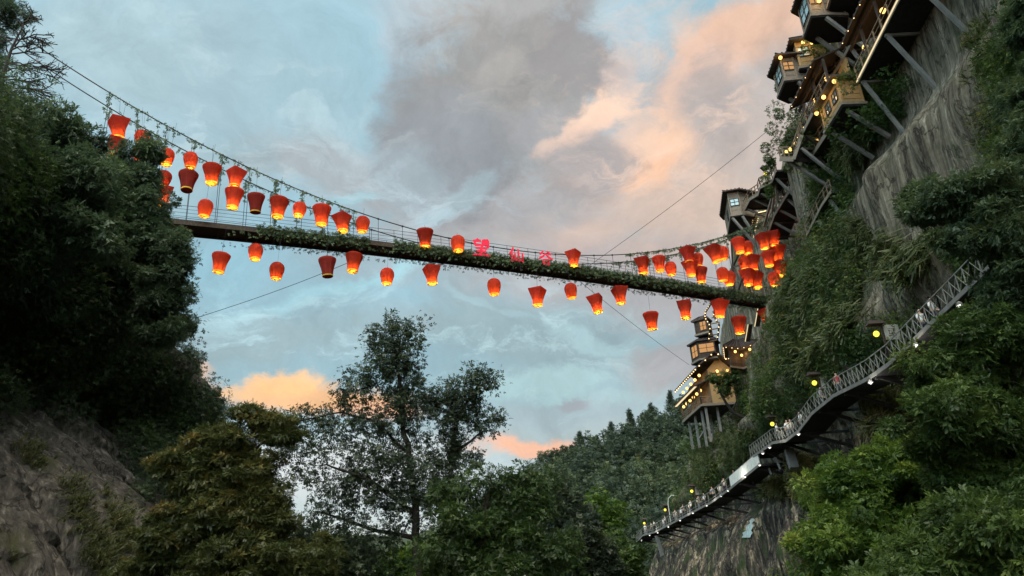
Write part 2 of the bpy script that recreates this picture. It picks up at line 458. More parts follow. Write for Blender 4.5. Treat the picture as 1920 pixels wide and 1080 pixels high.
def rockmat(name, stops, streak=1.0, wts=(.46, .26, .28), zs=.07, moss=(.03, .05, .015), moss_amt=.5, patches=None):
    m = bpy.data.materials.new(name); m.use_nodes = True; N, L = m.node_tree.nodes, m.node_tree.links
    b = N['Principled BSDF']; b.inputs['Roughness'].default_value = .85; b.inputs['Specular IOR Level'].default_value = .25
    g = N.new('ShaderNodeNewGeometry')

    def nz(scale, st, det=8, dist=0.0, rough=.6):
        mp = N.new('ShaderNodeMapping'); mp.inputs['Scale'].default_value = st; L.new(g.outputs['Position'], mp.inputs[0])
        n = N.new('ShaderNodeTexNoise'); n.inputs['Scale'].default_value = scale; n.inputs['Detail'].default_value = det
        n.inputs['Distortion'].default_value = dist; n.inputs['Roughness'].default_value = rough
        L.new(mp.outputs[0], n.inputs['Vector']); return n.outputs['Fac']
    a = nz(1.6 * streak, (1, 1, zs), 8, .35, .68)      # rain streaks running down the face
    c = nz(.35, (1, 1, 1), 8, .2)                # broad patches
    e = nz(5.0, (1, 1, .6), 6)
    x = N.new('ShaderNodeMath'); x.operation = 'MULTIPLY_ADD'; x.inputs[1].default_value = wts[0]; L.new(a, x.inputs[0])
    y = N.new('ShaderNodeMath'); y.operation = 'MULTIPLY_ADD'; y.inputs[1].default_value = wts[1]; L.new(c, y.inputs[0])
    z = N.new('ShaderNodeMath'); z.operation = 'MULTIPLY'; z.inputs[1].default_value = wts[2]; L.new(e, z.inputs[0])
    L.new(z.outputs[0], y.inputs[2]); L.new(y.outputs[0], x.inputs[2])
    rp = N.new('ShaderNodeValToRGB'); L.new(x.outputs[0], rp.inputs[0]); cr = rp.color_ramp
    cr.elements[0].position = stops[0][0]; cr.elements[0].color = stops[0][1] + (1,)
    cr.elements[1].position = stops[-1][0]; cr.elements[1].color = stops[-1][1] + (1,)
    for p, q in stops[1:-1]: cr.elements.new(p).color = q + (1,)
    ck = nz(.6, (1, 1, .35), 5, .3)
    cd = N.new('ShaderNodeMath'); cd.operation = 'SUBTRACT'; cd.inputs[1].default_value = .5; L.new(ck, cd.inputs[0])
    ca = N.new('ShaderNodeMath'); ca.operation = 'ABSOLUTE'; L.new(cd.outputs[0], ca.inputs[0])
    cm = N.new('ShaderNodeMapRange'); cm.inputs['From Min'].default_value = 0; cm.inputs['From Max'].default_value = .022; L.new(ca.outputs[0], cm.inputs['Value'])
    cx = N.new('ShaderNodeMath'); cx.operation = 'MULTIPLY_ADD'; cx.inputs[1].default_value = .12; L.new(cm.outputs[0], cx.inputs[0])
    x2 = N.new('ShaderNodeMath'); x2.operation = 'SUBTRACT'; x2.inputs[1].default_value = .12; L.new(x.outputs[0], x2.inputs[0]); L.new(x2.outputs[0], cx.inputs[2])
    L.new(cx.outputs[0], rp.inputs[0])
    mo = nz(.55, (1, 1, .5), 9, .3)
    mr = N.new('ShaderNodeMapRange'); mr.inputs['From Min'].default_value = .62 - moss_amt * .25; mr.inputs['From Max'].default_value = .72 - moss_amt * .2
    L.new(mo, mr.inputs['Value'])
    mx = N.new('ShaderNodeMix'); mx.data_type = 'RGBA'; L.new(mr.outputs[0], mx.inputs[0]); L.new(rp.outputs[0], mx.inputs[6])
    mx.inputs[7].default_value = moss + (1,)
    L.new(mx.outputs[2], b.inputs['Base Color'])
    bp = N.new('ShaderNodeBump'); bp.inputs['Strength'].default_value = .9; bp.inputs['Distance'].default_value = .35
    L.new(cx.outputs[0], bp.inputs['Height']); L.new(bp.outputs[0], b.inputs['Normal'])
    return m


ROCK_R = rockmat('rock_streaked', [(.36, (.028, .023, .017)), (.44, (.074, .062, .044)), (.51, (.138, .118, .085)), (.57, (.21, .185, .138)), (.63, (.40, .36, .28))], streak=1.7, wts=(.62, .22, .16), zs=.035, moss=(.05, .055, .03), moss_amt=.3)
ROCK_DOME = rockmat('rock_dome', [(.40, (.014, .012, .011)), (.48, (.050, .042, .033)), (.53, (.11, .092, .068)), (.58, (.34, .26, .17)), (.64, (.45, .40, .32))], streak=1.4, wts=(.58, .24, .18), zs=.05, moss_amt=.35)
ROCK_L = rockmat('rock_slab', [(.38, (.022, .020, .017)), (.46, (.060, .054, .046)), (.53, (.100, .090, .078)), (.60, (.22, .20, .17))], streak=1.5, wts=(.56, .22, .22), zs=.16, moss=(.06, .06, .03), moss_amt=.12)
SOIL = mat('soil_floor', (.035, .045, .02), .95, var=.6, vscale=.5, bump=.3)
HILLSOIL = mat('hill_soil', (.035, .05, .022), .95, var=.5, vscale=.05)

# ------------------------------------------------------------------ the land


def smooth(a, b, x):
    t = np.clip((x - a) / (b - a), 0, 1); return t * t * (3 - 2 * t)


def cliff(name, path, zs, off, side, nseg, nz_, mats, midx, nscale, namp, fix=None):
    """a rock wall: plan path, outward offset off(y,z), noise that runs down the face"""
    path = np.array(path, float)
    seg = np.r_[0, np.cumsum(np.linalg.norm(np.diff(path, axis=0), axis=1))]
    s = np.linspace(0, seg[-1], nseg)
    # smooth path
    px_ = np.interp(s, seg, path[:, 0]); py_ = np.interp(s, seg, path[:, 1])
    k = np.ones(9) / 9
    px_[4:-4] = np.convolve(px_, k, 'valid'); py_[4:-4] = np.convolve(py_, k, 'valid')
    tx, ty = np.gradient(px_), np.gradient(py_); ln = np.hypot(tx, ty)
    nx, ny = -ty / ln * side, tx / ln * side
    z = np.linspace(zs[0], zs[1], nz_)
    S, Z = np.meshgrid(s, z, indexing='ij')
    X0 = np.repeat(px_[:, None], nz_, 1); Y0 = np.repeat(py_[:, None], nz_, 1)
    O = off(X0, Y0, Z)
    Q = np.stack([X0 * nscale, Y0 * nscale, Z * nscale * .45], -1)
    D = fbm(Q, 4) * namp + fbm(np.stack([X0 * .8, Y0 * .8, Z * .07], -1), 4) * namp * .30 + np.abs(fbm(np.stack([X0 * .25, Y0 * .25, Z * .06], -1) + 31, 3)) * namp * 1.1
    O = O + D
    V = np.stack([X0 + nx[:, None] * O, Y0 + ny[:, None] * O, Z], -1)
    if fix: V = fix(V)
    I = np.arange(nseg * nz_).reshape(nseg, nz_)
    F4 = np.stack([I[:-1, :-1], I[1:, :-1], I[1:, 1:], I[:-1, 1:]], -1).reshape(-1, 4)
    if side > 0: F4 = F4[:, ::-1]
    Vc = V[:-1, :-1].reshape(-1, 3)
    o = npmesh(name, V.reshape(-1, 3), F4, mats, smooth=True, midx=midx(Vc))
    tag(o, kind='structure')
    return o, BVHTree.FromPolygons([tuple(p) for p in V.reshape(-1, 3)], [tuple(int(i) for i in f) for f in F4])


def off_right(X, Y, Z):
    o = np.zeros_like(Z)
    # hollow behind and below the plank walk, then the bulging skirt below it
    o += -1.0 * smooth(9, 11, Z) * (1 - smooth(12, 15, Z))
    o += 1.0 * np.abs(fbm(np.stack([X * .5, Y * .5, Z * .04], -1), 4)) + .5 * fbm(np.stack([X * .2, Y * .2, Z * .4], -1), 4) + .45 * np.abs(fbm(np.stack([X * 1.3, Y * 1.3, Z * .05], -1), 3))
    skirt = smooth(9.0, 2.0, Z)
    o += skirt * 2.5
    o += smooth(10.2, 7.5, Z) * 3.0 * smooth(72, 90, Y)
    o += 2.5 * smooth(13, 20, Z) * (1 - smooth(24, 34, Z))      # vegetated shoulder
    zt = np.interp(Y, [0, 40, 50, 60, 74, 90, 100, 108, 114, 120, 130, 145], [70, 64, 43, 41, 42, 42, 38, 33, 26, 18, 14, 12])
    o += -1.3 * np.maximum(0, Z - zt)
    return o


def fix_right(V):
    """keep the ledges clear where the walks and galleries hang"""
    X, Y, Z = V[..., 0], V[..., 1], V[..., 2]
    inn = (Y > 26) & (Y < 150)
    wz = np.interp(Y, [28, 38, 60, 76, 80, 100, 130, 150], [14.6, 14.0, 13.2, 13.0, 11.7, 10.8, 10.1, 10.0]); wx = np.interp(Y, [80, 100, 130, 150], [24.3, 22.9, 21.5, 21.2])
    band = smooth(-1.6, -.5, Z - wz) * (1 - smooth(2.8, 5.5, Z - wz)) * inn
    X = X + band * np.maximum(0, wx - X)
    bandu = smooth(wz + 4, wz + 7, Z) * inn
    lim = 26.2; X = X + bandu * np.where(X < lim, (lim - X) * .6, 0)
    hi = smooth(27, 30, Z) * inn
    lim = np.interp(Y, [0, 66, 73, 90, 96, 116, 124, 150], [27.4, 27.4, 33.0, 33.0, 30.2, 30.2, 27.5, 27.5]); X = X + hi * np.where(X < lim, (lim - X) * .93, 0)
    rec = smooth(72, 77, Y) * (1 - smooth(116, 122, Y)) * smooth(np.where(Y < 82, 24, 18), np.where(Y < 82, 27, 21), Z) * (1 - smooth(29.5, 32, Z))
    X = X + rec * np.maximum(0, 30.5 - X)
    V[..., 0] = X
    return V


R_PATH = [(13, -25), (21, 0), (25.5, 20), (27.5, 40), (27.5, 60), (27, 85), (26.5, 112), (26, 136), (33, 148), (60, 158), (110, 175)]
right_cliff, BV_R = cliff('right_cliff', R_PATH, (-6, 74), off_right, 1, 520, 260, [ROCK_R, ROCK_DOME],
                          lambda v: ((v[:, 2] < 12.5)).astype(int), .085, 4.0, fix_right)


def off_left(X, Y, Z):
    o = smooth(16, 1, Z) * 9.0
    o += 3.5 * smooth(14, 19, Z) * (1 - smooth(27, 36, Z))
    o += -1.5 * smooth(12, 15, Z) * (1 - smooth(15, 19, Z))
    o += 1.6 * smooth(20, 16, Z) * smooth(2, 6, Z) * smooth(50, 60, Y)
    o += -4.2 * smooth(17.5, 20.5, Z) * smooth(44, 56, Y)
    ph = (Z * .8 + Y * .32 - X * .3) / 1.9 + fbm(np.stack([X * .12, Y * .12, Z * .12], -1), 3) * 2.2
    o += (.42 * (1 - (ph - np.floor(ph))) ** 1.3 - .2 + .5 * fbm(np.stack([X * .7, Y * .7, Z * .5], -1), 4)) * smooth(17, 13, Z)
    o += -28 * smooth(27, 40, Z + 4 * smooth(48, 30, Y)) 
    return o


L_PATH = [(-14, -25), (-21, 0), (-25.5, 20), (-27.5, 38), (-28, 50), (-28, 58), (-29, 64), (-38, 70), (-60, 76), (-110, 88)]
left_cliff, BV_L = cliff('left_cliff', L_PATH, (-6, 44), off_left, -1, 420, 200, [ROCK_L], lambda v: np.zeros(len(v), int), .10, 4.0)


def ground_h(X, Y):
    """valley floor, then the wooded hill that closes the valley, rising to the right"""
    h = fbm(np.stack([X * .05, Y * .05, X * 0], -1), 3) * 1.2 - 1.2 * smooth(20, 60, Y)
    hill = smooth(130, 330, Y) * smooth(-70, 150, X + .1 * (Y - 200)) * 70
    hill += smooth(200, 420, Y) * 22
    h = h + hill + fbm(np.stack([X * .012, Y * .012, X * 0 + 5], -1), 4) * 22 * smooth(130, 260, Y)
    far = smooth(700, 1400, Y) * 90
    return h + far


gx = np.r_[np.linspace(-2500, -300, 12), np.linspace(-260, 420, 130), np.linspace(480, 2500, 12)]
gy = np.r_[np.linspace(-1500, -60, 8), np.linspace(-40, 520, 130), np.linspace(560, 3000, 26)]
GX, GY = np.meshgrid(gx, gy, indexing='ij')
GZ = ground_h(GX, GY)
I = np.arange(GX.size).reshape(GX.shape)
gF = np.stack([I[:-1, :-1], I[1:, :-1], I[1:, 1:], I[:-1, 1:]], -1).reshape(-1, 4)
gV = np.stack([GX, GY, GZ], -1).reshape(-1, 3)
ground = tag(npmesh('ground', gV, gF, [HILLSOIL], smooth=True), kind='structure')
BV_G = BVHTree.FromPolygons([tuple(p) for p in gV], [tuple(int(i) for i in f) for f in gF])

# ------------------------------------------------------------------ leaves


def T_leaf(w=.36):
    V = np.array([(0, 0, 0), (w / 2, .45, -.04), (0, 1, -.10), (-w / 2, .45, -.04)], float); return V, np.array([(0, 1, 2, 3)])


def T_frond(pairs=9, w=.10, L=.19):
    V = []; Fc = []
    for i in range(pairs):
        t = .15 + .8 * i / (pairs - 1); l = L * (1 - .5 * abs(t - .45) / .55)
        for sgn in (-1, 1):
            b = np.array([0, t, -.25 * t * t]); tip = b + np.array([sgn * l, l * .45, -.35 * l])
            mid = (b + tip) / 2; n = len(V)
            V += [b, mid + (0, w / 2, .0), tip, mid - (0, w / 2, -.0)]; Fc.append((n, n + 1, n + 2, n + 3))
    b = np.array([0, .93, -.22]); n = len(V)
    V += [b, b + (w * .5, .1, -.04), b + (0, .24, -.12), b + (-w * .5, .1, -.04)]; Fc.append((n, n + 1, n + 2, n + 3))
    return np.array(V), np.array(Fc)


def T_spray(k=6, w=.22, seed=3):
    r = np.random.default_rng(seed); V = []; Fc = []
    for i in range(k):
        a = r.uniform(0, 6.28); el = r.uniform(-.5, .9); t = i / k
        b = np.array([0, .55 * t, 0]); d = np.array([math.cos(a) * .8, .55, math.sin(el) * .5]); d /= np.linalg.norm(d)
        sd = np.cross(d, (0, 0, 1)); sd /= np.linalg.norm(sd); l = r.uniform(.4, .62); n = len(V)
        V += [b, b + d * l * .45 + sd * w * .5, b + d * l, b + d * l * .45 - sd * w * .5]; Fc.append((n, n + 1, n + 2, n + 3))
    return np.array(V), np.array(Fc)


def T_needle(k=9):
    V = []; Fc = []
    for i in range(k):
        a = 2.4 * i; d = np.array([math.cos(a) * .55, .75, math.sin(a) * .4]); b = np.array([0, .08 * i, 0]); n = len(V)
        sd = np.array([.035, 0, .02]); V += [b - sd, b + sd, b + d * .6 + sd * .3, b + d * .6 - sd * .3]; Fc.append((n, n + 1, n + 2, n + 3))
    return np.array(V), np.array(Fc)


def T_blade(k=7, seed=5):
    r = np.random.default_rng(seed); V = []; Fc = []
    for i in range(k):
        a = r.uniform(0, 6.28); lean = r.uniform(.2, .8); h = r.uniform(.6, 1.0)
        dx, dz = math.cos(a) * lean, math.sin(a) * lean
        P = [(0, 0, 0), (dx * .3, h * .55, dz * .3), (dx * .8, h * .72, dz * .8), (dx * 1.15, h * .45, dz * 1.15)]
        wd = [.035, .03, .02, .004]; sd = np.array([-math.sin(a), 0, math.cos(a)])
        n = len(V)
        for p, w in zip(P, wd): V += [np.array(p) + sd * w, np.array(p) - sd * w]
        for j in range(3): Fc.append((n + 2 * j, n + 2 * j + 1, n + 2 * j + 3, n + 2 * j + 2))
    return np.array(V), np.array(Fc)


LEAF, FROND, SPRAY, NEEDLE, BLADE = T_leaf(), T_frond(), T_spray(), T_needle(), T_blade()
BIGLEAF = T_leaf(.55)
FROND2 = T_frond(10, .075, .18)


def unit(v): return v / np.maximum(np.linalg.norm(v, axis=-1, keepdims=True), 1e-9)


def scatter(T, pos, fwd, up, scale, tint):
    """place template T (its Y axis along fwd, Z axis along up) -> V, F, tint per face"""
    TV, TF = T
    fwd = unit(fwd); x = unit(np.cross(fwd, up)); z = np.cross(x, fwd)
    B = np.stack([x, fwd, z], 1)                         # n,3(basis),3
    V = np.einsum('kj,njc->nkc', TV, B) * scale[:, None, None] + pos[:, None, :]
    n, k = len(pos), len(TV)
    Fc = TF[None] + (np.arange(n) * k)[:, None, None]
    m = len(TF)
    tt = np.repeat(tint, m) + rng.normal(0, .06, n * m)
    return V.reshape(-1, 3), Fc.reshape(-1, TF.shape[1]), np.clip(tt, 0, 1)


def rand_dirs(n):
    return unit(rng.normal(size=(n, 3)))


class Leaves:
    def __init__(s): s.V = []; s.F = []; s.t = []; s.n = 0

    def add(s, V, Fc, t):
        s.V.append(V); s.F.append(Fc + s.n); s.t.append(t); s.n += len(V)

    def clumps(s, centers, radii, per, T, size, tint, tvar=.12, droop=0.0, out=.8, shell=.55, flat=1.0):
        """many rounded clumps of leaves: per leaves each, sitting mostly on the clump's skin"""
        centers = np.asarray(centers, float); n = len(centers)
        if n == 0: return
        radii = np.broadcast_to(radii, (n,)); tint = np.broadcast_to(tint, (n,))
        if isinstance(T, list):
            for T_ in T: s.clumps(centers, radii, max(1, per // len(T)), T_, size, tint, tvar, droop, out, shell, flat)
            return
        idx = np.repeat(np.arange(n), per)
        d = rand_dirs(len(idx)); rr = shell + (1 - shell) * rng.random(len(idx)) ** .5
        lump = 1 + .25 * fbm(d * 1.7 + centers[idx] * .37, 2)
        off = d * (rr * lump * radii[idx])[:, None]; off[:, 2] *= flat
        pos = centers[idx] + off
        fw = unit(d * out + rand_dirs(len(idx)) * .9 + np.array([0, 0, -droop]))
        up = unit(d * .5 + np.array([0, 0, 1.0]) + rand_dirs(len(idx)) * .5)
        sz = size * rng.uniform(.6, 1.35, len(idx))
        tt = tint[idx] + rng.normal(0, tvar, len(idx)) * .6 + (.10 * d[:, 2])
        s.add(*scatter(T, pos, fw, up, sz, tt))

    def build(s, name, m, parent=None, local=None):
        return npmesh(name, np.concatenate(s.V), np.concatenate(s.F), [m], parent, attr=np.concatenate(s.t), local=local)


def in_poly(px, py, poly):
    c = False; j = len(poly) - 1
    for i in range(len(poly)):
        xi, yi = poly[i]; xj, yj = poly[j]
        if (yi > py) != (yj > py) and px < (xj - xi) * (py - yi) / (yj - yi) + xi: c = not c
        j = i
    return c


def on_surface(bv, poly, n, origin=EYE):
    """n random points of the surface inside an outline of the view, with normals facing the valley"""
    xs = [p[0] for p in poly]; ys = [p[1] for p in poly]; P = []; Nn = []; tries = 0
    while len(P) < n and tries < n * 12:
        tries += 1
        a, b = random.uniform(min(xs), max(xs)), random.uniform(min(ys), max(ys))
        if not in_poly(a, b, poly): continue
        h = bv.ray_cast(Vector(origin), Vector(ray(a, b)))
        if h[0] is None: continue
        nn = h[1]
        if nn.dot(Vector(ray(a, b))) > 0: nn = -nn
        P.append(h[0]); Nn.append(nn)
    return np.array(P).reshape(-1, 3), np.array(Nn).reshape(-1, 3)


def cover(name, label_cat, bv, polys, n, rad, per, T, size, m, tint=(.45, .15), lift=.5, **k):
    """a mantle of shrubs growing on a rock face (nobody could count it)"""
    L = Leaves(); area = []
    for pl in polys:
        xs = [p[0] for p in pl]; ys = [p[1] for p in pl]
        area.append(abs(sum(pl[i][0] * pl[(i + 1) % len(pl)][1] - pl[(i + 1) % len(pl)][0] * pl[i][1] for i in range(len(pl)))))
    for pl, a in zip(polys, area):
        P, Nn = on_surface(bv, pl, max(3, int(n * a / sum(area))))
        if len(P) == 0: continue
        r = rng.uniform(rad[0], rad[1], len(P))
        ctr = P + Nn * (r * lift)[:, None]
        tn = tint[0] + tint[1] * rng.normal(size=len(P)) + fbm(P * .18, 2) * .5
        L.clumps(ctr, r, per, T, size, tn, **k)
    o = L.build(name, m)
    return tag(o, label_cat[0], label_cat[1], kind='stuff')


def tree(name, label, cat, trunks, crowns, per, T, size, m, bark, tint=.5, clump_r=(.5, .9), group=None, droop=.1,
         sub=None, twig=.02, shell=.4, seed=1, flat=.8, extra=None, more=1.0):
    """trunks: list of [(point, radius), ...]; crowns: list of (centre, (rx,ry,rz), n clumps)"""
    rs = np.random.default_rng(seed)
    base = np.array(trunks[0][0][0], float)
    root = empty(name, base, label, cat, group)
    W_ = MB(); nodes = []; nrad = []
    for tr in trunks:
        P = [np.array(p, float) for p, _ in tr]; rr = [q for _, q in tr]
        # resample with wiggle
        pts = []; rads = []
        for i in range(len(P) - 1):
            st = 5
            for j in range(st + (i == len(P) - 2)):
                t = j / st
                q = P[i] * (1 - t) + P[i + 1] * t
                q = q + rs.normal(size=3) * rr[i] * .35 * (0 < i + j)
                pts.append(q); rads.append(rr[i] * (1 - t) + rr[i + 1] * t)
        W_.tube([p - base for p in pts], rads, 8)
        nodes += pts; nrad += rads
    ctrs = []
    for c, rad, n in crowns:
        n = int(n * more)
        c = np.array(c, float); rad = np.array(rad, float)
        d = unit(rs.normal(size=(n, 3))); rr = (.35 + .65 * rs.random(n) ** .6)
        ctrs.append(c + d * rad * rr[:, None])
        k = max(1, n // 5); d = unit(rs.normal(size=(k, 3))); ctrs.append(c + d * rad * rs.uniform(1.0, 1.35, k)[:, None])
    ctrs = np.concatenate(ctrs)
    N0 = np.array(nodes); dist = np.array([np.min(np.linalg.norm(N0 - c, axis=1)) for c in ctrs])
    nodesA = list(nodes); 
    for i in np.argsort(dist):
        c = ctrs[i]; A = np.array(nodesA); dv = np.linalg.norm(A - c, axis=1) + .8 * np.maximum(0, A[:, 2] - c[2] + .1)
        j = int(np.argmin(dv)); a = A[j]; r0 = min(nrad[j] * .75, .035 + .02 * dv[j])
        L_ = np.linalg.norm(c - a)
        mid = (a + c) / 2 + rs.normal(size=3) * L_ * .12 + np.array([0, 0, L_ * .08])
        pts = [a, a * .45 + mid * .55, mid, mid * .4 + c * .6, c]
        rads = [r0, r0 * .8, r0 * .62, r0 * .45, max(.012, r0 * .3)]
        W_.tube([p - base for p in pts], rads, 5, cap=False)
        nodesA += pts[1:]; nrad += rads[1:]
    W_.build('trunk', bark, root, smooth=True)
    L = Leaves()
    cr = rs.uniform(clump_r[0] * .8, clump_r[1], len(ctrs))
    tn = tint + rs.normal(size=len(ctrs)) * .13
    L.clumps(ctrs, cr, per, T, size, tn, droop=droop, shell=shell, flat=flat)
    if extra: extra(L, ctrs)
    L.build('crown', m, root, local=base)
    return root
# ------------------------------------------------------------------ plants on the rock walls (uncountable mantles)
cover('left_cliff_shrubs', ('dense dark shrubs and vines covering the left rock wall', 'shrubs'), BV_L, [
    [(-160, 150), (60, 200), (130, 250), (190, 320), (250, 350), (285, 440), (350, 540), (400, 640), (480, 700), (480, 860), (330, 960),
     (260, 900), (180, 800), (60, 760), (-160, 780)]], 900, (.7, 1.9), 140, [SPRAY, FROND], .29, LEAF_DARK, (.40, .18), lift=.35, droop=.35)
cover('left_cliff_bushes', ('rounded lighter green bushes standing out of the vines on the left rock wall', 'shrubs'), BV_L, [
    [(-160, 200), (120, 280), (220, 380), (270, 520), (300, 680), (370, 780), (300, 900), (180, 760), (-160, 760)]], 170, (.9, 1.8), 300, [SPRAY, FROND], .27, LEAF_MID, (.30, .14), lift=.55, droop=.15, shell=.7)
cover('left_slope_scrub', ('low scrub at the foot of the left rock wall', 'shrubs'), BV_L, [
    [(230, 860), (290, 850), (310, 930), (420, 1000), (560, 1160), (330, 1160), (260, 960)]], 60, (.4, .9), 190, SPRAY, .18, LEAF_DARK, (.5, .16), lift=.3, droop=.3)
GR = Leaves()
for poly, n, sz in (([(120, 910), (145, 900), (220, 1080), (180, 1080)], 26, .55), ([(40, 830), (70, 840), (80, 880), (50, 880)], 8, .5),
                    ([(190, 920), (230, 960), (300, 1080), (260, 1080)], 24, .55)):
    P, Nn = on_surface(BV_L, poly, n)
    idx = np.repeat(np.arange(len(P)), 16)
    GR.add(*scatter(BLADE, P[idx] + rng.normal(size=(len(idx), 3)) * .28, unit(Nn[idx] + np.array([0, 0, .7]) + rng.normal(size=(len(idx), 3)) * .4),
                    np.tile([0, 0, 1.0], (len(idx), 1)), sz * rng.uniform(.6, 1.2, len(idx)), rng.uniform(.2, .8, len(idx))))
tag(GR.build('left_slope_grass', GRASS), 'pale tufts of grass rooted in cracks of the bare left slab', 'grass', kind='stuff')

cover('right_cliff_shrubs', ('green shrubs and creepers growing over the right rock wall', 'shrubs'), BV_R, [
    [(1600, 150), (1640, 125), (1700, 150), (1690, 210), (1640, 250), (1580, 270), (1560, 250)],
    [(1510, 300), (1600, 260), (1600, 330), (1610, 390), (1590, 430), (1640, 480), (1610, 560), (1600, 620), (1700, 600), (1760, 560), (1700, 640), (1640, 690),
     (1560, 730), (1480, 800), (1420, 830), (1380, 850), (1330, 790), (1340, 700), (1420, 690), (1440, 600), (1450, 560), (1480, 480), (1530, 380)],
    [(1900, 60), (1990, -60), (2000, 560), (1850, 540), (1790, 460), (1850, 420), (1880, 340), (1900, 240)],
    [(1280, 860), (1400, 860), (1330, 930), (1230, 990), (1190, 990), (1180, 930)]], 1080, (.5, 1.35), 170, [SPRAY, FROND], .22, LEAF_MID, (.56, .24), lift=.35, droop=.25)
cover('lower_cliff_shrubs', ('yellow-green shrubs hanging below the plank walk', 'shrubs'), BV_R, [
    [(1560, 930), (1580, 860), (1700, 900), (1900, 700), (2050, 800), (2050, 1200), (1380, 1200), (1420, 1070), (1500, 1040), (1540, 990)],
    [(1340, 945), (1380, 925), (1385, 960), (1350, 975)], [(1180, 1010), (1215, 1000), (1215, 1090), (1170, 1100)]],
    240, (.45, 1.2), 190, [SPRAY, FROND], .20, LEAF_MID, (.56, .2), lift=.3, droop=.3)
GR = Leaves()
for poly, n, sz, tl in (([(1490, 850), (1540, 870), (1535, 940), (1490, 920)], 34, 1.2, .8), ([(1640, 700), (1680, 690), (1700, 810), (1640, 810)], 30, 1.4, .8),
                    ([(1300, 850), (1420, 800), (1400, 860), (1290, 920)], 60, 1.3, .4), ([(1420, 900), (1480, 900), (1470, 930), (1420, 930)], 14, 1.3, .5),
                    ([(1830, 60), (1860, 40), (1860, 300), (1840, 300)], 16, .8, .5),
                    ([(1470, 560), (1560, 500), (1620, 600), (1500, 720)], 40, 1.9, .35), ([(1660, 470), (1740, 480), (1720, 520), (1660, 520)], 12, 1.8, .4), ([(1570, 240), (1660, 240), (1640, 290), (1570, 300)], 14, 1.8, .35), ([(1550, 420), (1640, 420), (1620, 560), (1570, 520)], 40, 1.1, .4)):
    P, Nn = on_surface(BV_R, poly, n)
    if len(P) == 0: continue
    idx = np.repeat(np.arange(len(P)), 14)
    GR.add(*scatter(BLADE, P[idx] + rng.normal(size=(len(idx), 3)) * .35, unit(Nn[idx] + np.array([0, 0, .1]) + rng.normal(size=(len(idx), 3)) * .4),
                    np.tile([0, 0, 1.0], (len(idx), 1)), sz * rng.uniform(.6, 1.2, len(idx)), np.clip(tl + rng.normal(size=len(idx)) * .15, 0, 1)))
tag(GR.build('right_cliff_grass', GRASS), 'long hanging grass rooted in ledges of the right rock wall', 'grass', kind='stuff')

# ------------------------------------------------------------------ the wood on the far hill
HL = Leaves(); TR = MB()
P, Nn = on_surface(BV_G, [(860, 1130), (880, 900), (1040, 800), (1300, 640), (1460, 600), (1460, 1130)], 1500)
far = np.linalg.norm(P - EYE, axis=1)
keep = far < 700
P = P[keep]
r = rng.uniform(1.7, 3.6, len(P))
for q in range(3):
    c = P + np.stack([rng.normal(size=len(P)) * 1.2, rng.normal(size=len(P)) * 1.2, r * (.8 + .75 * q)], -1)
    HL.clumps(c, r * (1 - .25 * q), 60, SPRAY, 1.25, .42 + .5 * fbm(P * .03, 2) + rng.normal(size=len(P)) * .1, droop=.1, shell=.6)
tag(HL.build('hill_forest', LEAF_HILL), 'thick mixed wood covering the hill that closes the valley', 'forest', kind='stuff')


cover('hill_scree', ('patch of dry tan grass on the lower hill slope', 'grass'), BV_G, [[(1185, 880), (1225, 860), (1240, 930), (1200, 960)]], 30, (1.2, 2.4), 70, SPRAY, .9, GRASS, (.85, .1), lift=1.6)


# conifers and broadleaf crowns that stand out on the hill's skyline
def conifer(name, label, base, h, w, group, seed, m=LEAF_HILL):
    rs = np.random.default_rng(seed); base = np.array(base, float)
    root = empty(name, base, label, 'tree', group)
    t = MB().tube([(0, 0, -1), (0, 0, h * .5), (0, 0, h)], [.22, .14, .03], 6)
    ctr = []; rad = []
    for k in range(13):
        z = h * (.30 + .68 * k / 12) + rs.normal() * h * .015; rr = w * (1 - k / 13.5) ** .8 * rs.uniform(.45, 1.25)
        for j in range(4 if k < 10 else 2):
            a = rs.uniform(0, 6.28); c = (math.cos(a) * rr * .6, math.sin(a) * rr * .6, z)
            t.tube([(0, 0, z), c], [.05, .02], 4, cap=False); ctr.append(np.array(c) + base); rad.append(rr * .5 + .25)
    t.build('trunk', BARK_DARK, root, smooth=True)
    L = Leaves(); L.clumps(ctr, np.array(rad), 30, NEEDLE, h * .085, .35 + rs.normal() * .08, droop=.1, shell=.2, flat=.6)
    L.build('crown', m, root, local=base)
    return root


sky_line = [(1075, 866, 8), (1091, 848, 12), (1122, 842, 6), (1150, 826, 10), (1184, 800, 13), (1207, 797, 5), (1226, 785, 11), (1262, 764, 14)]
for i, (px, py, h) in enumerate(sky_line):
    hit = None
    for dy in range(0, 200, 3):
        hh = BV_G.ray_cast(Vector(EYE), Vector(ray(px, py + 10 + dy)))
        if hh[0] is not None and hh[0].y < 900: hit = hh[0]; break
    if hit is None: continue
    dep = (np.array(hit) - EYE) @ Fv
    zt = (py - proj(np.array(hit))[1])
    hgt = min(max(5 + h * .5, -zt * dep / FPX * 1.0), 22)
    conifer('conifer', f'{"tall" if h > 10 else "small"} dark conifer, {ORD[i]} from the left along the hill skyline', hit, hgt, hgt * (.2 + .01 * (i * 5 % 8)), 'conifers along the hill skyline', 50 + i)
print('skyline ground', [round(float(v), 1) for v in hit] if hit else None)

# ------------------------------------------------------------------ trees


def at(px, py, Y): return tuple(onY(px, py, Y))


def crown(px, py, Y, rpx, rpy, n, rdepth=None):
    dep = (onY(px, py, Y) - EYE) @ Fv; a = rpx * dep / FPX; b = rpy * dep / FPX
    return (onY(px, py, Y), (a, rdepth or (a + b) / 2, b), n)


def gz(x, y): return float(ground_h(np.array([x]), np.array([y]))[0]) - .15


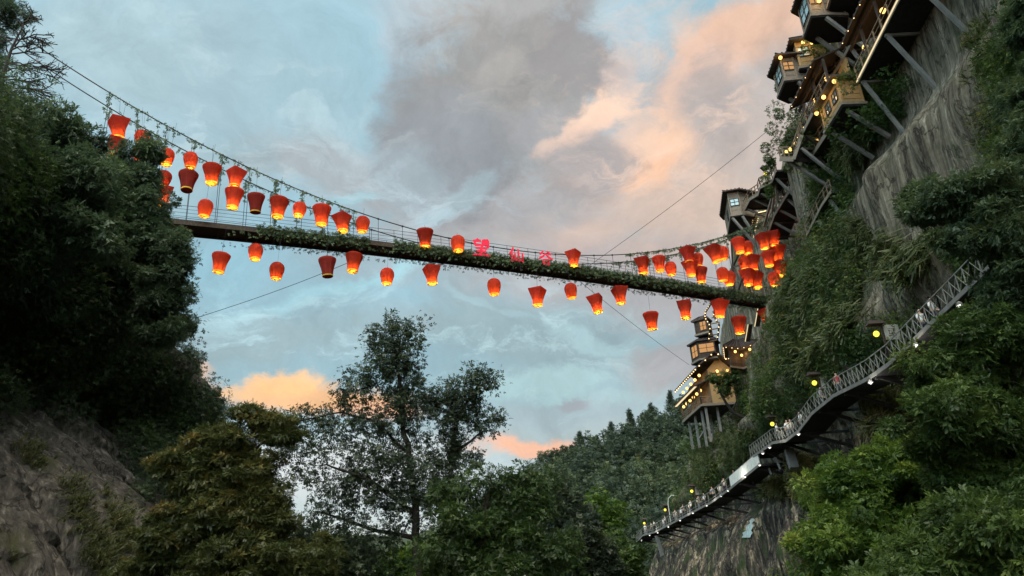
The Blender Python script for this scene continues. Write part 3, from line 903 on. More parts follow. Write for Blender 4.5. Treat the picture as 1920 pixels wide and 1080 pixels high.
def foot(px, py, Y):
    p = onY(px, py, Y); return (p[0], p[1], gz(p[0], p[1]))


Yc = 46
tree('tall_tree', 'tallest tree, dark against the sky in the middle of the valley, with a round top', 'tree',
     [[(foot(786, 1130, Yc), .26), (at(780, 1000, Yc), .22), (at(768, 860, Yc), .18), (at(752, 740, Yc), .13), (at(738, 620, Yc), .04)],
      [(at(766, 850, Yc), .10), (at(700, 790, Yc), .08), (at(640, 772, Yc + 1), .06), (at(560, 790, Yc + 1.5), .03)],
      [(at(780, 960, Yc), .16), (at(690, 900, Yc - 1), .10), (at(610, 870, Yc - 1), .05)],
      [(at(782, 1010, Yc), .14), (at(690, 990, Yc + 1), .10), (at(600, 960, Yc + 1), .05)]],
     [crown(738, 640, Yc, 52, 45, 34), crown(735, 710, Yc, 70, 50, 44), crown(725, 780, Yc, 60, 45, 22), crown(765, 760, Yc, 50, 40, 18),
      crown(645, 745, Yc, 22, 38, 8), crown(575, 790, Yc + 1, 40, 34, 14), crown(640, 800, Yc, 55, 22, 12), crown(545, 850, Yc + 1, 28, 50, 12),
      crown(640, 880, Yc, 80, 60, 36), crown(720, 900, Yc, 70, 80, 48), crown(790, 900, Yc, 50, 90, 40), crown(610, 980, Yc, 80, 50, 26), crown(700, 1020, Yc, 70, 50, 22)],
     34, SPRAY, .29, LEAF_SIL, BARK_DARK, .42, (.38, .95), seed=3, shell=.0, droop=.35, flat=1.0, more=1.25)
Y2 = 50
tree('leaning_tree', 'dark forked tree just right of the tallest tree, its crown spreading to the right', 'tree',
     [[(foot(835, 1130, Y2), .22), (at(838, 960, Y2), .18), (at(848, 850, Y2), .15), (at(860, 780, Y2), .12), (at(900, 715, Y2), .05)],
      [(at(856, 800, Y2), .12), (at(836, 740, Y2), .05)],
      [(at(850, 850, Y2), .12), (at(905, 810, Y2), .05)]],
     [crown(890, 715, Y2, 36, 22, 16), crown(868, 745, Y2, 50, 32, 22), crown(820, 750, Y2, 32, 34, 16), crown(905, 790, Y2, 34, 26, 14), crown(850, 800, Y2, 26, 50, 22),
      crown(860, 860, Y2, 50, 30, 14), crown(835, 900, Y2, 50, 60, 26)],
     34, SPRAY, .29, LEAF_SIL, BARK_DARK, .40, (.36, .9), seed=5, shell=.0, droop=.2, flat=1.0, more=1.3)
Y3 = 36
tree('spreading_tree', 'broad green tree with low dark forking limbs, right of the tallest tree', 'tree',
     [[(foot(880, 1160, Y3), .26), (at(884, 1070, Y3), .22), (at(905, 1030, Y3), .18), (at(910, 960, Y3), .13), (at(920, 900, Y3), .05)],
      [(at(900, 1040, Y3), .13), (at(950, 1015, Y3), .09), (at(1000, 1000, Y3), .04)],
      [(at(910, 960, Y3), .08), (at(960, 930, Y3), .04)], [(at(908, 980, Y3), .08), (at(870, 920, Y3), .04)]],
     [crown(900, 915, Y3, 80, 26, 16), crown(870, 975, Y3, 76, 46, 30), crown(980, 915, Y3, 55, 34, 14), crown(970, 970, Y3, 76, 44, 24), crown(1010, 1030, Y3, 80, 50, 34),
      crown(870, 1040, Y3, 80, 50, 34), crown(930, 1090, Y3, 120, 40, 36)],
     90, [FROND, SPRAY], .27, LEAF_MID, BARK_DARK, .26, (.4, .8), seed=8, shell=.3, droop=.2)
Y4 = 24
tree('sumac_tree', 'olive and rust tinged feathery tree below the left rock wall', 'tree',
     [[(foot(408, 1200, Y4), .17), (at(410, 1060, Y4), .13), (at(418, 960, Y4), .10), (at(430, 870, Y4), .07), (at(440, 800, Y4), .03)],
      [(at(414, 1000, Y4), .07), (at(370, 900, Y4), .03)], [(at(420, 950, Y4), .06), (at(480, 900, Y4), .03)], [(at(412, 1030, Y4), .05), (at(500, 1000, Y4), .03)],
      [(at(440, 830, Y4), .035), (at(455, 785, Y4), .015)], [(at(470, 850, Y4), .035), (at(520, 800, Y4), .015)]],
     [crown(462, 772, Y4, 30, 5, 5), crown(505, 792, Y4, 44, 8, 10), crown(530, 815, Y4, 40, 10, 10), crown(420, 830, Y4, 70, 30, 34), crown(350, 870, Y4, 55, 24, 20), crown(430, 890, Y4, 80, 40, 44),
      crown(400, 960, Y4, 90, 40, 40), crown(490, 960, Y4, 60, 50, 34), crown(330, 1010, Y4, 80, 40, 36), crown(460, 1040, Y4, 100, 50, 60), crown(300, 1080, Y4, 80, 40, 34),
      crown(570, 1060, Y4, 60, 40, 24)],
     150, [FROND2, SPRAY], .21, LEAF_OLIVE, BARK_DARK, .56, (.22, .55), seed=9, shell=.25, droop=.15, flat=.34, twig=.01, more=1.1)
Y5 = 42
tree('cliff_edge_tree', 'dark leafy tree overhanging the left end of the bridge', 'tree',
     [[(at(240, 560, Y5), .22), (at(262, 430, Y5), .16), (at(280, 330, Y5), .10), (at(290, 280, Y5), .03)],
      [(at(262, 430, Y5), .09), (at(320, 430, Y5), .04)], [(at(250, 500, Y5), .09), (at(330, 520, Y5), .04)]],
     [crown(275, 285, Y5, 28, 20, 10), crown(215, 320, Y5, 38, 34, 18), crown(268, 345, Y5, 26, 36, 20), crown(250, 390, Y5, 60, 50, 40), crown(282, 420, Y5, 24, 36, 16),
      crown(310, 470, Y5, 42, 40, 30), crown(300, 540, Y5, 45, 60, 34), crown(240, 480, Y5, 60, 80, 44), crown(325, 500, Y5, 22, 40, 12), crown(300, 600, Y5, 40, 50, 20)],
     130, [FROND, SPRAY], .32, LEAF_DARK, BARK_DARK, .40, (.4, .75), seed=12, shell=.3, droop=.25)
Y6 = 34
tree('leafy_tree', 'dark leafy tree on top of the left rock wall, under the bare conifer', 'tree',
     [[(at(40, 480, Y6), .22), (at(60, 330, Y6), .14), (at(80, 220, Y6), .04)], [(at(50, 420, Y6), .1), (at(150, 300, Y6), .04)]],
     [crown(20, 230, Y6, 60, 40, 24), crown(110, 260, Y6, 60, 50, 34), crown(60, 320, Y6, 90, 60, 44), crown(170, 340, Y6, 50, 60, 34), crown(-40, 300, Y6, 60, 80, 30),
      crown(120, 420, Y6, 90, 70, 44), crown(20, 440, Y6, 80, 70, 34)],
     120, [FROND, SPRAY], .34, LEAF_DARK, BARK_DARK, .38, (.4, .8), seed=14, shell=.3, droop=.25)


for (px, py, Y, w, h, n, lb, sd) in ((345, 612, 56, 20, 22, 16, 'small round tree bulging from the left rock wall below the bridge', 61), (392, 770, 60, 26, 34, 26, 'round leafy tree on the lower shoulder of the left rock wall', 62),
                                     (352, 700, 58, 24, 40, 22, 'slim leafy tree on the left rock wall above its lower shoulder', 63)):
    tree('cliff_tree', lb, 'tree', [[(at(px - w * 1.2, py + h * 1.3, Y), .14), (at(px - w * .3, py + h * .3, Y), .09), (at(px, py - h * .3, Y), .03)]],
         [crown(px, py, Y, w, h, n), crown(px - w * .8, py + h * .5, Y, w, h * .8, n)], 150, [SPRAY, FROND], .24, LEAF_DARK, BARK_DARK, .45, (.35, .7), seed=sd, shell=.4)


# the bare conifer in the upper left corner and the leafy one behind it
def bare_tree(px, Y):
    base = np.array(at(-14, 260, Y)); root = empty('bare_tree', base, 'leafless conifer with fine drooping twigs on top of the left rock wall', 'tree')
    rs = np.random.default_rng(4); m = MB()
    tr = [at(-14, 260, Y), at(2, 150, Y), at(22, 90, Y), at(48, 40, Y)]
    m.tube([np.array(p) - base for p in tr], [.16, .13, .08, .03], 7)

    def spray(a, b, r, lvl):
        a, b = np.array(a), np.array(b); L_ = np.linalg.norm(b - a)
        pts = [a + (b - a) * t + np.array([0, 0, -L_ * .18 * t * t]) + rs.normal(size=3) * L_ * .02 for t in np.linspace(0, 1, 5)]
        m.tube([p - base for p in pts], [r * (1 - .8 * t) + .011 for t in np.linspace(0, 1, 5)], 4, cap=False)
        if lvl == 0: return
        for j in range(7 if lvl == 2 else 6):
            t = rs.uniform(.25, 1); q = a + (b - a) * t + np.array([0, 0, -L_ * .18 * t * t])
            d = (b - a) / L_ + rs.normal(size=3) * .55 + np.array([0, 0, -.1]); d /= np.linalg.norm(d)
            spray(q, q + d * L_ * rs.uniform(.3, .5), r * .5, lvl - 1)
    for (a, b) in [((-10, 220), (60, 215)), ((0, 165), (88, 172)), ((4, 150), (95, 150)), ((10, 120), (92, 118)), ((18, 100), (98, 85)), ((20, 95), (88, 70)),
                   ((30, 75), (75, 48)), ((40, 55), (60, 30)), ((-4, 180), (-50, 120)), ((-10, 200), (40, 180)), ((24, 85), (10, 40)), ((0, 160), (50, 190)), ((8, 130), (70, 138)), ((4, 150), (104, 160)), ((0, 170), (100, 182)), ((12, 115), (102, 104)), ((26, 88), (66, 70)), ((46, 44), (74, 40))]:
        spray(at(*a, Y), np.array(at(*b, Y)) + rs.normal(size=3) * .4, .045, 2)
    m.build('trunk', BARK_DARK, root)
    return root


bare_tree(0, 38)
tree('needle_tree', 'dark needle-leaved tree in the upper left corner behind the bare one', 'tree',
     [[(at(-40, 260, 40), .2), (at(-10, 100, 40), .12), (at(0, -20, 40), .03)]],
     [crown(12, 20, 40, 42, 22, 16), crown(-20, 60, 40, 40, 40, 16), crown(-14, 120, 40, 22, 40, 10), crown(-30, 0, 40, 50, 50, 18), crown(-24, 170, 40, 20, 30, 6)],
     60, NEEDLE, .34, LEAF_DARK, BARK_DARK, .3, (.35, .6), seed=18, shell=.1, flat=.6)

# trees in front on the right
near = [
    ('feathery_tree', 'bright feathery tree below the plank walk, its top catching light', 30, (1680, 1150), [(1690, 870, 90, 50, 40), (1610, 930, 80, 60, 44), (1720, 940, 90, 60, 50), (1640, 1020, 110, 60, 60), (1540, 1030, 60, 60, 24), (1740, 1040, 80, 60, 36)], LEAF_FRESH, .58, [FROND, SPRAY], .22, 260, (.35, .75), 21),
    ('broad_tree', 'big green tree at the right edge beside the upper end of the plank walk', 20, (1900, 1250), [(1860, 640, 70, 50, 34), (1800, 690, 70, 40, 30), (1900, 760, 90, 80, 60), (1790, 790, 80, 60, 44), (1850, 880, 90, 60, 50), (1760, 720, 50, 26, 12), (1960, 880, 90, 120, 50)], LEAF_MID, .52, [FROND, SPRAY], .18, 260, (.28, .6), 22),
    ('corner_tree', 'dense green tree filling the lower right corner', 15, (1850, 1400), [(1860, 1000, 110, 70, 60), (1760, 1060, 100, 50, 44), (1960, 1080, 100, 80, 40), (1700, 1120, 90, 50, 30), (1840, 1130, 130, 50, 44)], LEAF_MID, .58, [FROND2, SPRAY], .16, 220, (.2, .45), 23),
    ('overhanging_tree', 'dark tree leaning in from the right edge over the rock wall', 19, (2120, 1100), [(1860, 370, 60, 40, 34), (1780, 380, 70, 26, 24), (1730, 370, 40, 18, 9), (1900, 430, 70, 50, 36), (1820, 440, 60, 24, 20), (1960, 330, 60, 120, 44), (1950, 520, 70, 60, 34), (1890, 560, 50, 40, 22)], LEAF_DARK, .62, [FROND, SPRAY], .18, 190, (.25, .5), 24),
    ('ivy_tree', 'dark tree crown hanging down the upper right edge', 21, (2160, 900), [(1925, 40, 18, 60, 14), (1980, 60, 50, 80, 26), (1912, 180, 18, 40, 12), (1960, 200, 40, 80, 30), (1980, 300, 40, 60, 20), (1915, 250, 18, 36, 12)], LEAF_DARK, .55, [FROND, SPRAY], .24, 120, (.3, .5), 25),
]
for nm, lb, Y, (fx, fy), crs, lm, tn, T, sz, per, cr_, sd in near:
    b = foot(fx, fy, Y); c0 = crs[0]
    big = [crown(x, y, Y + (k % 3 - 1) * .9, a, b_, n, (a + b_) / 2 * Y / FPX * 1.3) for k, (x, y, a, b_, n) in enumerate(crs)]
    mid = sum(np.array(c[0]) for c in big) / len(big)
    b = np.array(b); 
    tr = [(tuple(b), .22), (tuple(b * .6 + mid * .4 + [0.2, 0, 0]), .17), (tuple(b * .25 + mid * .75), .12), (tuple(mid), .08)]
    limbs = [[(tuple(b * .25 + mid * .75), .08), (tuple((mid + c[0]) / 2), .05), (tuple(c[0]), .02)] for c in big]
    tree(nm, lb, 'tree', [tr] + limbs, big, per, T, sz, lm, BARK_DARK, tn, cr_, seed=sd, shell=.3, droop=.25, flat=.7)
# bushes at the skirts of the trees, seen between them
cover('valley_shrubs', ('dark undergrowth between the trees on the valley floor', 'shrubs'), BV_G,
      [[(-100, 1255), (300, 1225), (1900, 1115), (1900, 1150), (300, 1270), (-100, 1310)]], 60, (.6, 1.3), 130, SPRAY, .26, LEAF_DARK, (.5, .15))
for (px, py, Y, w, h, n, lb, lm, sd) in (
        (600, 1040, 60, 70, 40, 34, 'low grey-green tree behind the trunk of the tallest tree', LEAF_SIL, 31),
        (770, 1060, 70, 60, 30, 30, 'pale low tree seen between the tall trunks', LEAF_FRESH, 32),
        (1090, 1025, 80, 50, 44, 30, 'rounded dark tree at the foot of the hill', LEAF_HILL, 33),
        (1165, 1060, 85, 36, 40, 26, 'bushy green tree left of the bulging rock', LEAF_MID, 34),
        (1060, 950, 95, 40, 36, 24, 'loose tree with an airy top at the left foot of the hill', LEAF_HILL, 35),
        (1130, 960, 105, 30, 30, 20, 'pale green bamboo-like tree at the foot of the hill', LEAF_FRESH, 36)):
    f_ = foot(px, 1100, Y)
    tree('valley_tree', lb, 'tree', [[(f_, .2), (at(px, py + h * .5, Y), .14), (at(px, py - h * .4, Y), .05)]],
         [crown(px, py, Y, w, h, n), crown(px - w * .4, py + h * .6, Y, w * .8, h * .6, n // 2), crown(px + w * .4, py + h * .7, Y, w * .8, h * .6, n // 2)],
         80, SPRAY, .6, lm, BARK_DARK, .42, (.8, 1.4), seed=sd, shell=.3, group='trees at the foot of the hill')
# gnarled tree in front of the stilt pavilion
Y7 = 88
tree('gnarled_tree', 'gnarled tree with a bare curving trunk in front of the stilt pavilion', 'tree',
     [[(at(1412, 830, Y7), .28), (at(1404, 790, Y7), .24), (at(1372, 770, Y7), .18), (at(1350, 735, Y7), .12), (at(1340, 705, Y7), .05)],
      [(at(1404, 790, Y7), .12), (at(1408, 750, Y7), .05)], [(at(1372, 770, Y7), .1), (at(1392, 730, Y7), .04)]],
     [crown(1348, 708, Y7, 16, 8, 6), crown(1378, 712, Y7, 20, 12, 10), crown(1362, 732, Y7, 14, 9, 6), crown(1400, 745, Y7, 20, 20, 12)],
     50, SPRAY, .4, LEAF_MID, BARK_DARK, .38, (.4, .8), seed=41, shell=.3)
# ================================================================== the suspension bridge
bA = np.array([-24.5, 52.0]); bB = np.array([27.3, 78.0]); bd = (bB - bA) / np.linalg.norm(bB - bA); bn = np.array([bd[1], -bd[0]])   # bn points to the viewer's side
YAW = math.atan2(bd[1], bd[0])


def deck_z(s): return 29.35 + .6 * (1 - ((s - 29) / 30.0) ** 2)
def cable_z(s): return 30.85 + .0078 * (s - 26.7) ** 2


def bp(s, off, z): return (bA[0] + bd[0] * s + bn[0] * off, bA[1] + bd[1] * s + bn[1] * off, z)


STEEL = mat('dark_steel', (.035, .036, .038), .6, metal=.3, var=.3)
PLANK = mat('dark_planks', (.060, .045, .034), .85, var=.5, vscale=4, stretch=(1, 4, 1), bump=.3)
bridge = empty('suspension_bridge', bp(0, 0, deck_z(0)), 'long narrow footbridge hung on cables across the gorge, wrapped in green garlands', 'bridge')
b0 = Vector(bridge.location)


def rel(p): return tuple(Vector(p) - b0)


S = np.arange(-9, 62.01, 1.0)
d = MB()
for a, b in zip(S[:-1], S[1:]):
    d.beam(rel(bp(a, 0, deck_z(a) - .05)), rel(bp(b + .004, 0, deck_z(b) - .05)), 1.9, .10)
d.build('deck_floor', PLANK, bridge)
for off in (-1.0, 1.0):
    e = MB()
    for a, b in zip(S[:-1], S[1:]): e.beam(rel(bp(a, off, deck_z(a) - .12)), rel(bp(b, off, deck_z(b) - .12)), .09, .42)
    e.build('edge_beam', PLANK, bridge)
for s in np.arange(-8, 61, 2.1):
    MB().beam(rel(bp(s, -.98, deck_z(s) - .22)), rel(bp(s, .98, deck_z(s) - .22)), .14, .20).build('cross_beam', PLANK, bridge)
CB = np.arange(-24, 70.1, 1.0)
for off in (-1.05, 1.05):
    c = MB(); c.tube([rel(bp(s, off, cable_z(s))) for s in CB], .045, 6); c.build('main_cable', STEEL, bridge, smooth=True)
    for q, hgt in enumerate((.35, .65, .95, 1.25)):
        MB().tube([rel(bp(s, off, deck_z(s) + hgt)) for s in np.arange(-8, 62, 2.1)], .014 if q < 3 else .02, 4).build('rail_wire', STEEL, bridge)
    for k, s in enumerate(np.arange(-6.2, 60, 2.1)):
        t = MB(); top = cable_z(s)
        t.tube([rel(bp(s, off, deck_z(s) - .1)), rel(bp(s, off, top))], .022, 5)
        t.box(rel(bp(s, off, top)), (.14, .12, .12), rz=YAW)
        t.build('hanger', STEEL, bridge)
    # short stanchions between the hangers in the middle
st = MB()
for s in np.arange(13, 44, 2.1):
    for off in (-1.05, 1.05):
        st.tube([rel(bp(s + 1.05, off, deck_z(s) - .1)), rel(bp(s + 1.05, off, deck_z(s) + 1.27))], .02, 5)
st.build('stanchions', STEEL, bridge)

G = Leaves()


def garland(sarr, off, zf, amp, per, hang):
    n = len(sarr) * per; s = np.repeat(sarr, per) + rng.uniform(-.15, .15, n)
    z = np.array([zf(v) for v in s]) + rng.uniform(amp[0], amp[1], n)
    o = off + rng.normal(size=n) * .09 + np.sign(off) * .08
    P = np.stack([bA[0] + bd[0] * s + bn[0] * o, bA[1] + bd[1] * s + bn[1] * o, z], -1)
    fw = rand_dirs(n) * .8 + np.array([0, 0, hang]); up = rand_dirs(n) + np.array([bn[0], bn[1], .3]) * np.sign(off)
    G.add(*scatter(SPRAY, P, fw, up, rng.uniform(.16, .34, n), np.clip(.62 + rng.normal(size=n) * .15, 0, 1)))


thick = np.concatenate([np.arange(5.2, 14.0, .12), np.arange(16.2, 60, .12)])
garland(thick, 1.08, deck_z, (-.50, .26), 15, -.2)
garland(thick, -1.02, deck_z, (-.5, .10), 3, -.4)
garland(np.arange(3, 60, .30), 1.0, deck_z, (-.80, -.4), 2, -1.6)
garland(np.arange(3, 60, .45), -1.0, deck_z, (-.75, -.35), 2, -1.6)
G.build('deck_garland', LEAF_DARK, bridge, local=bridge.location)['kind'] = 'stuff'
G = Leaves()


def vines(s0, s1, off, dens):
    s = np.arange(s0, s1, .13)
    garland(s, off, cable_z, (-.16, .05), dens, -.5)
    for k in np.arange(s0, s1, .75):
        L_ = rng.uniform(.15, .55); garland(np.repeat(k + rng.uniform(-.2, .2), max(2, int(L_ / .07))), off, lambda v: cable_z(v), (-L_, 0), 1, -1.2)


for off in (1.05, -1.05):
    vines(-6.3, 13.2, off, 1); vines(39.5, 66, off, 3)
    for s in list(np.arange(-6.2, 13.2, 2.1)) + list(np.arange(42, 60, 4.2)):
        L_ = rng.uniform(1.0, 2.2); n = int(L_ / .05)
        garland(np.repeat(s, n), off, lambda v: cable_z(s) - rng.uniform(0, L_), (-.05, .05), 1, -1.2)
s = 6.4; garland(np.repeat(s, 110), 1.05, lambda v: rng.uniform(deck_z(s), cable_z(s)), (-.05, .05), 1, -.8)
s = 12.2
for off in (1.05, -1.05): garland(np.repeat(s, 60), off, lambda v: rng.uniform(deck_z(s) + .2, cable_z(s)), (-.05, .05), 1, -.8)
G.build('cable_vine', LEAF_DARK, bridge, local=bridge.location)['kind'] = 'stuff'

# guy wires
for (a, b, lb) in ((onX(365, 597, -26), bp(15.5, 1.0, deck_z(15) - .3), 'thin steel wire running from the left rock wall up to the bridge deck'),
                   (bp(34.6, 1.0, deck_z(34)), onX(1478, 214, 25.5), 'thin steel wire rising from mid bridge to the upper right cliff'),
                   (bp(32.5, 1.0, deck_z(32) - .3), onX(1292, 684, 25), 'thin steel wire falling from mid bridge to the stacked cabins on the right')):
    a, b = np.array(a), np.array(b); m = MB()
    m.tube([tuple((a + (b - a) * t + np.array([0, 0, -.3 * math.sin(math.pi * t)])) - a) for t in np.linspace(0, 1, 14)], .022, 4)
    o = m.build('guy_wire', STEEL); o.location = tuple(a); tag(o, lb, 'wire')

# the three red characters
RED = mat('red_sign', (.62, .015, .05), .5, emit=.15, ecol=(.9, .02, .07))
STROKES = {
    'a': [[(2.8, 9.8), (3.4, 8.9)], [(.6, 8.3), (4.9, 8.9)], [(1.7, 8.4), (1.5, 6.1), (4.9, 6.5)], [(6.2, 9.5), (6.0, 7.0), (5.3, 5.3)], [(6.1, 9.3), (9.1, 9.6), (8.9, 5.4), (8.0, 5.8)],
          [(6.2, 8.1), (8.8, 8.3)], [(6.1, 6.9), (8.8, 7.1)], [(1.8, 4.3), (8.2, 4.8)], [(2.4, 2.5), (7.6, 2.9)], [(.2, .4), (5, .9), (9.8, .8)], [(5.0, 4.7), (5.0, .8)]],
    'b': [[(3.2, 10.), (2.2, 7.4), (.2, 4.6)], [(2.1, 6.9), (2.1, .2)], [(6.5, 9.2), (6.5, 1.6)], [(4.1, 6.3), (4.1, 1.4), (9.3, 2.0)], [(9.3, 6.9), (9.2, .7)]],
    'c': [[(3.6, 9.6), (2.6, 8.0), (1.1, 6.8)], [(6.2, 9.5), (8.8, 7.4)], [(5.0, 7.7), (3.2, 5.6), (.2, 3.7)], [(5.0, 7.7), (7.0, 5.6), (9.9, 4.2)], [(3.1, 3.5), (3.3, .1)],
          [(3.1, 3.4), (7.0, 3.6), (6.7, .1)], [(3.3, .5), (6.7, .6)]]}
for key, px, py, h, lb in (('a', 902, 464, 1.7, 'red calligraphic character, many strokes, leftmost of three standing on the bridge'),
                           ('b', 968, 478, 1.45, 'red calligraphic character with a mountain shape at right, middle one on the bridge'),
                           ('c', 1023, 483, 1.45, 'red calligraphic character like a roof over a box, rightmost one on the bridge')):
    dr = ray(px, py); A2 = bA + bn * 1.22; t = (A2 @ bn) / (dr[:2] @ bn); P = EYE + dr * t; s = float((P[:2] - A2) @ bd)
    base = bp(s, 1.22, P[2] - h / 2); root = empty('sign_character', base, lb, 'sign', 'red characters on the bridge', YAW)
    m = MB(); sc_ = h / 10
    for q, st_ in enumerate(STROKES[key]):
        pts = []
        for a, b in zip(st_[:-1], st_[1:]):
            for t in (0, .25, .5, .75): pts.append((a[0] + (b[0] - a[0]) * t, a[1] + (b[1] - a[1]) * t))
        pts.append(st_[-1]); n = len(pts)
        for i in range(n - 1):
            w = (.62 + .40 * math.sin(math.pi * (i + .5) / n)) * sc_ * 1.35
            a, b = pts[i], pts[i + 1]
            m.beam(((a[0] - 5) * sc_, -.004 * q, a[1] * sc_), ((b[0] - 5) * sc_ + (b[0] - a[0]) * sc_ * .15, -.004 * q, b[1] * sc_ + (b[1] - a[1]) * sc_ * .15), .06, w, up=(0, 1, 0)) if False else \
                m.beam(((a[0] - 5) * sc_, -.004 * q, a[1] * sc_), ((b[0] - 5) * sc_ + (b[0] - a[0]) * sc_ * .15, -.004 * q, b[1] * sc_ + (b[1] - a[1]) * sc_ * .15), w, .06, up=(0, 1, 0))
    m.build('strokes', RED, root)
    MB().box((-.25 * h, .08, -.12), (.05, .05, h * .8)).box((.25 * h, .08, -.12), (.05, .05, h * .8)).build('bracket', STEEL, root)


# ================================================================== red paper lanterns
def papermat(name, col, tcol=None):
    m = bpy.data.materials.new(name); m.use_nodes = True; N, L = m.node_tree.nodes, m.node_tree.links; N.clear()
    o = N.new('ShaderNodeOutputMaterial'); d = N.new('ShaderNodeBsdfDiffuse'); t = N.new('ShaderNodeBsdfTranslucent'); mx = N.new('ShaderNodeMixShader')
    tc = N.new('ShaderNodeTexCoord'); nz = N.new('ShaderNodeTexNoise'); nz.inputs['Scale'].default_value = 6; nz.inputs['Detail'].default_value = 4
    L.new(tc.outputs['Object'], nz.inputs['Vector'])
    oi = N.new('ShaderNodeObjectInfo'); ad = N.new('ShaderNodeMath'); ad.operation = 'MULTIPLY_ADD'; ad.inputs[1].default_value = .6; L.new(oi.outputs['Random'], ad.inputs[0]); L.new(nz.outputs['Fac'], ad.inputs[2])
    mr = N.new('ShaderNodeMapRange'); mr.inputs['From Min'].default_value = .3; mr.inputs['From Max'].default_value = 1.3; mr.inputs['To Min'].default_value = .55; mr.inputs['To Max'].default_value = 1.1; L.new(ad.outputs[0], mr.inputs['Value'])
    sc_ = N.new('ShaderNodeVectorMath'); sc_.operation = 'SCALE'; sc_.inputs[0].default_value = col; L.new(mr.outputs[0], sc_.inputs['Scale'])
    s2 = N.new('ShaderNodeVectorMath'); s2.operation = 'SCALE'; s2.inputs[0].default_value = tcol or col; L.new(mr.outputs[0], s2.inputs['Scale'])
    L.new(sc_.outputs[0], d.inputs[0]); L.new(s2.outputs[0], t.inputs[0]); mx.inputs[0].default_value = .5
    L.new(d.outputs[0], mx.inputs[1]); L.new(t.outputs[0], mx.inputs[2]); L.new(mx.outputs[0], o.inputs[0]); return m


def emitmat(name, col, st):
    m = bpy.data.materials.new(name); m.use_nodes = True; N, L = m.node_tree.nodes, m.node_tree.links; N.clear()
    o = N.new('ShaderNodeOutputMaterial'); e = N.new('ShaderNodeEmission'); e.inputs[0].default_value = tuple(col) + (1,); e.inputs[1].default_value = st
    L.new(e.outputs[0], o.inputs[0]); return m


PAPER = papermat('red_paper', (.36, .045, .030), (.66, .098, .024)); PAPER_DIM = papermat('red_paper_unlit', (.30, .045, .035), (.40, .055, .035)); RIM = papermat('gold_paper', (.95, .66, .12))
FLAME = emitmat('lantern_flame', (1.0, .60, .20), 125.0)
RIBMAT = mat('lantern_rib', (.25, .03, .015), .7)


def lantern_proto(kind, lit):
    root = bpy.data.objects.new('sky_lantern', None); C.objects.link(root); root.empty_display_size = .2
    if kind == 'B':
        prof = [(.27, .0), (.30, .10), (.34, .25), (.385, .42), (.405, .58), (.39, .72), (.33, .85), (.22, .94), (.10, .985), (.001, 1.0)]; shp = None
    elif kind == 'F':
        prof = [(.25, .0), (.265, .12), (.29, .30), (.33, .48), (.385, .66), (.43, .80), (.435, .87), (.38, .93), (.24, .975), (.10, .995), (.001, 1.0)]; shp = None
    else:
        prof = [(.25, .0), (.26, .12), (.275, .30), (.30, .48), (.345, .68), (.40, .87), (.41, .93), (.28, .965), (.12, .985), (.001, .99)]

        def shp(a, z):
            k = min(1.0, max(0.0, (z - .15) / .5)); q = 1 / max(abs(math.cos(a)), abs(math.sin(a))); return 1 + k * (q * .93 - 1) * .95
    n = 24
    MB().lathe(prof, n, shp).build('paper_shell', PAPER if lit else PAPER_DIM, root, smooth=(kind != 'S'))
    MB().lathe([(.252, -.035), (.268 if kind != 'B' else .282, -.01), (.262 if kind != 'B' else .278, .028)], n).build('rim', RIM, root, smooth=True)
    ribs = MB()
    for j in range(4 if kind == 'S' else 8):
        a = math.pi / 4 + j * math.pi / (2 if kind == 'S' else 4)
        ribs.tube([(r * (shp(a, z) if shp else 1) * math.cos(a) * 1.006, r * (shp(a, z) if shp else 1) * math.sin(a) * 1.006, z) for r, z in prof[:-1]], .010, 3, cap=False)
    ribs.build('rib', RIBMAT, root)
    b = MB(); b.lathe([(.25, -.03), (.05, -.03)], n); b.build('base_disc', RIM if lit else PAPER_DIM, root)
    MB().box((0, 0, -.034), (.46, .018, .008)).box((0, 0, -.046), (.018, .46, .008)).build('wire_cross', STEEL, root)
    if lit:
        bm = bmesh.new(); bmesh.ops.create_icosphere(bm, subdivisions=1, radius=.045); me = bpy.data.meshes.new('flame'); bm.to_mesh(me); bm.free()
        for v in me.vertices: v.co.z = v.co.z * 1.2 + .055
        me.materials.append(FLAME); o = bpy.data.objects.new('flame', me); C.objects.link(o); o.parent = root
    return root


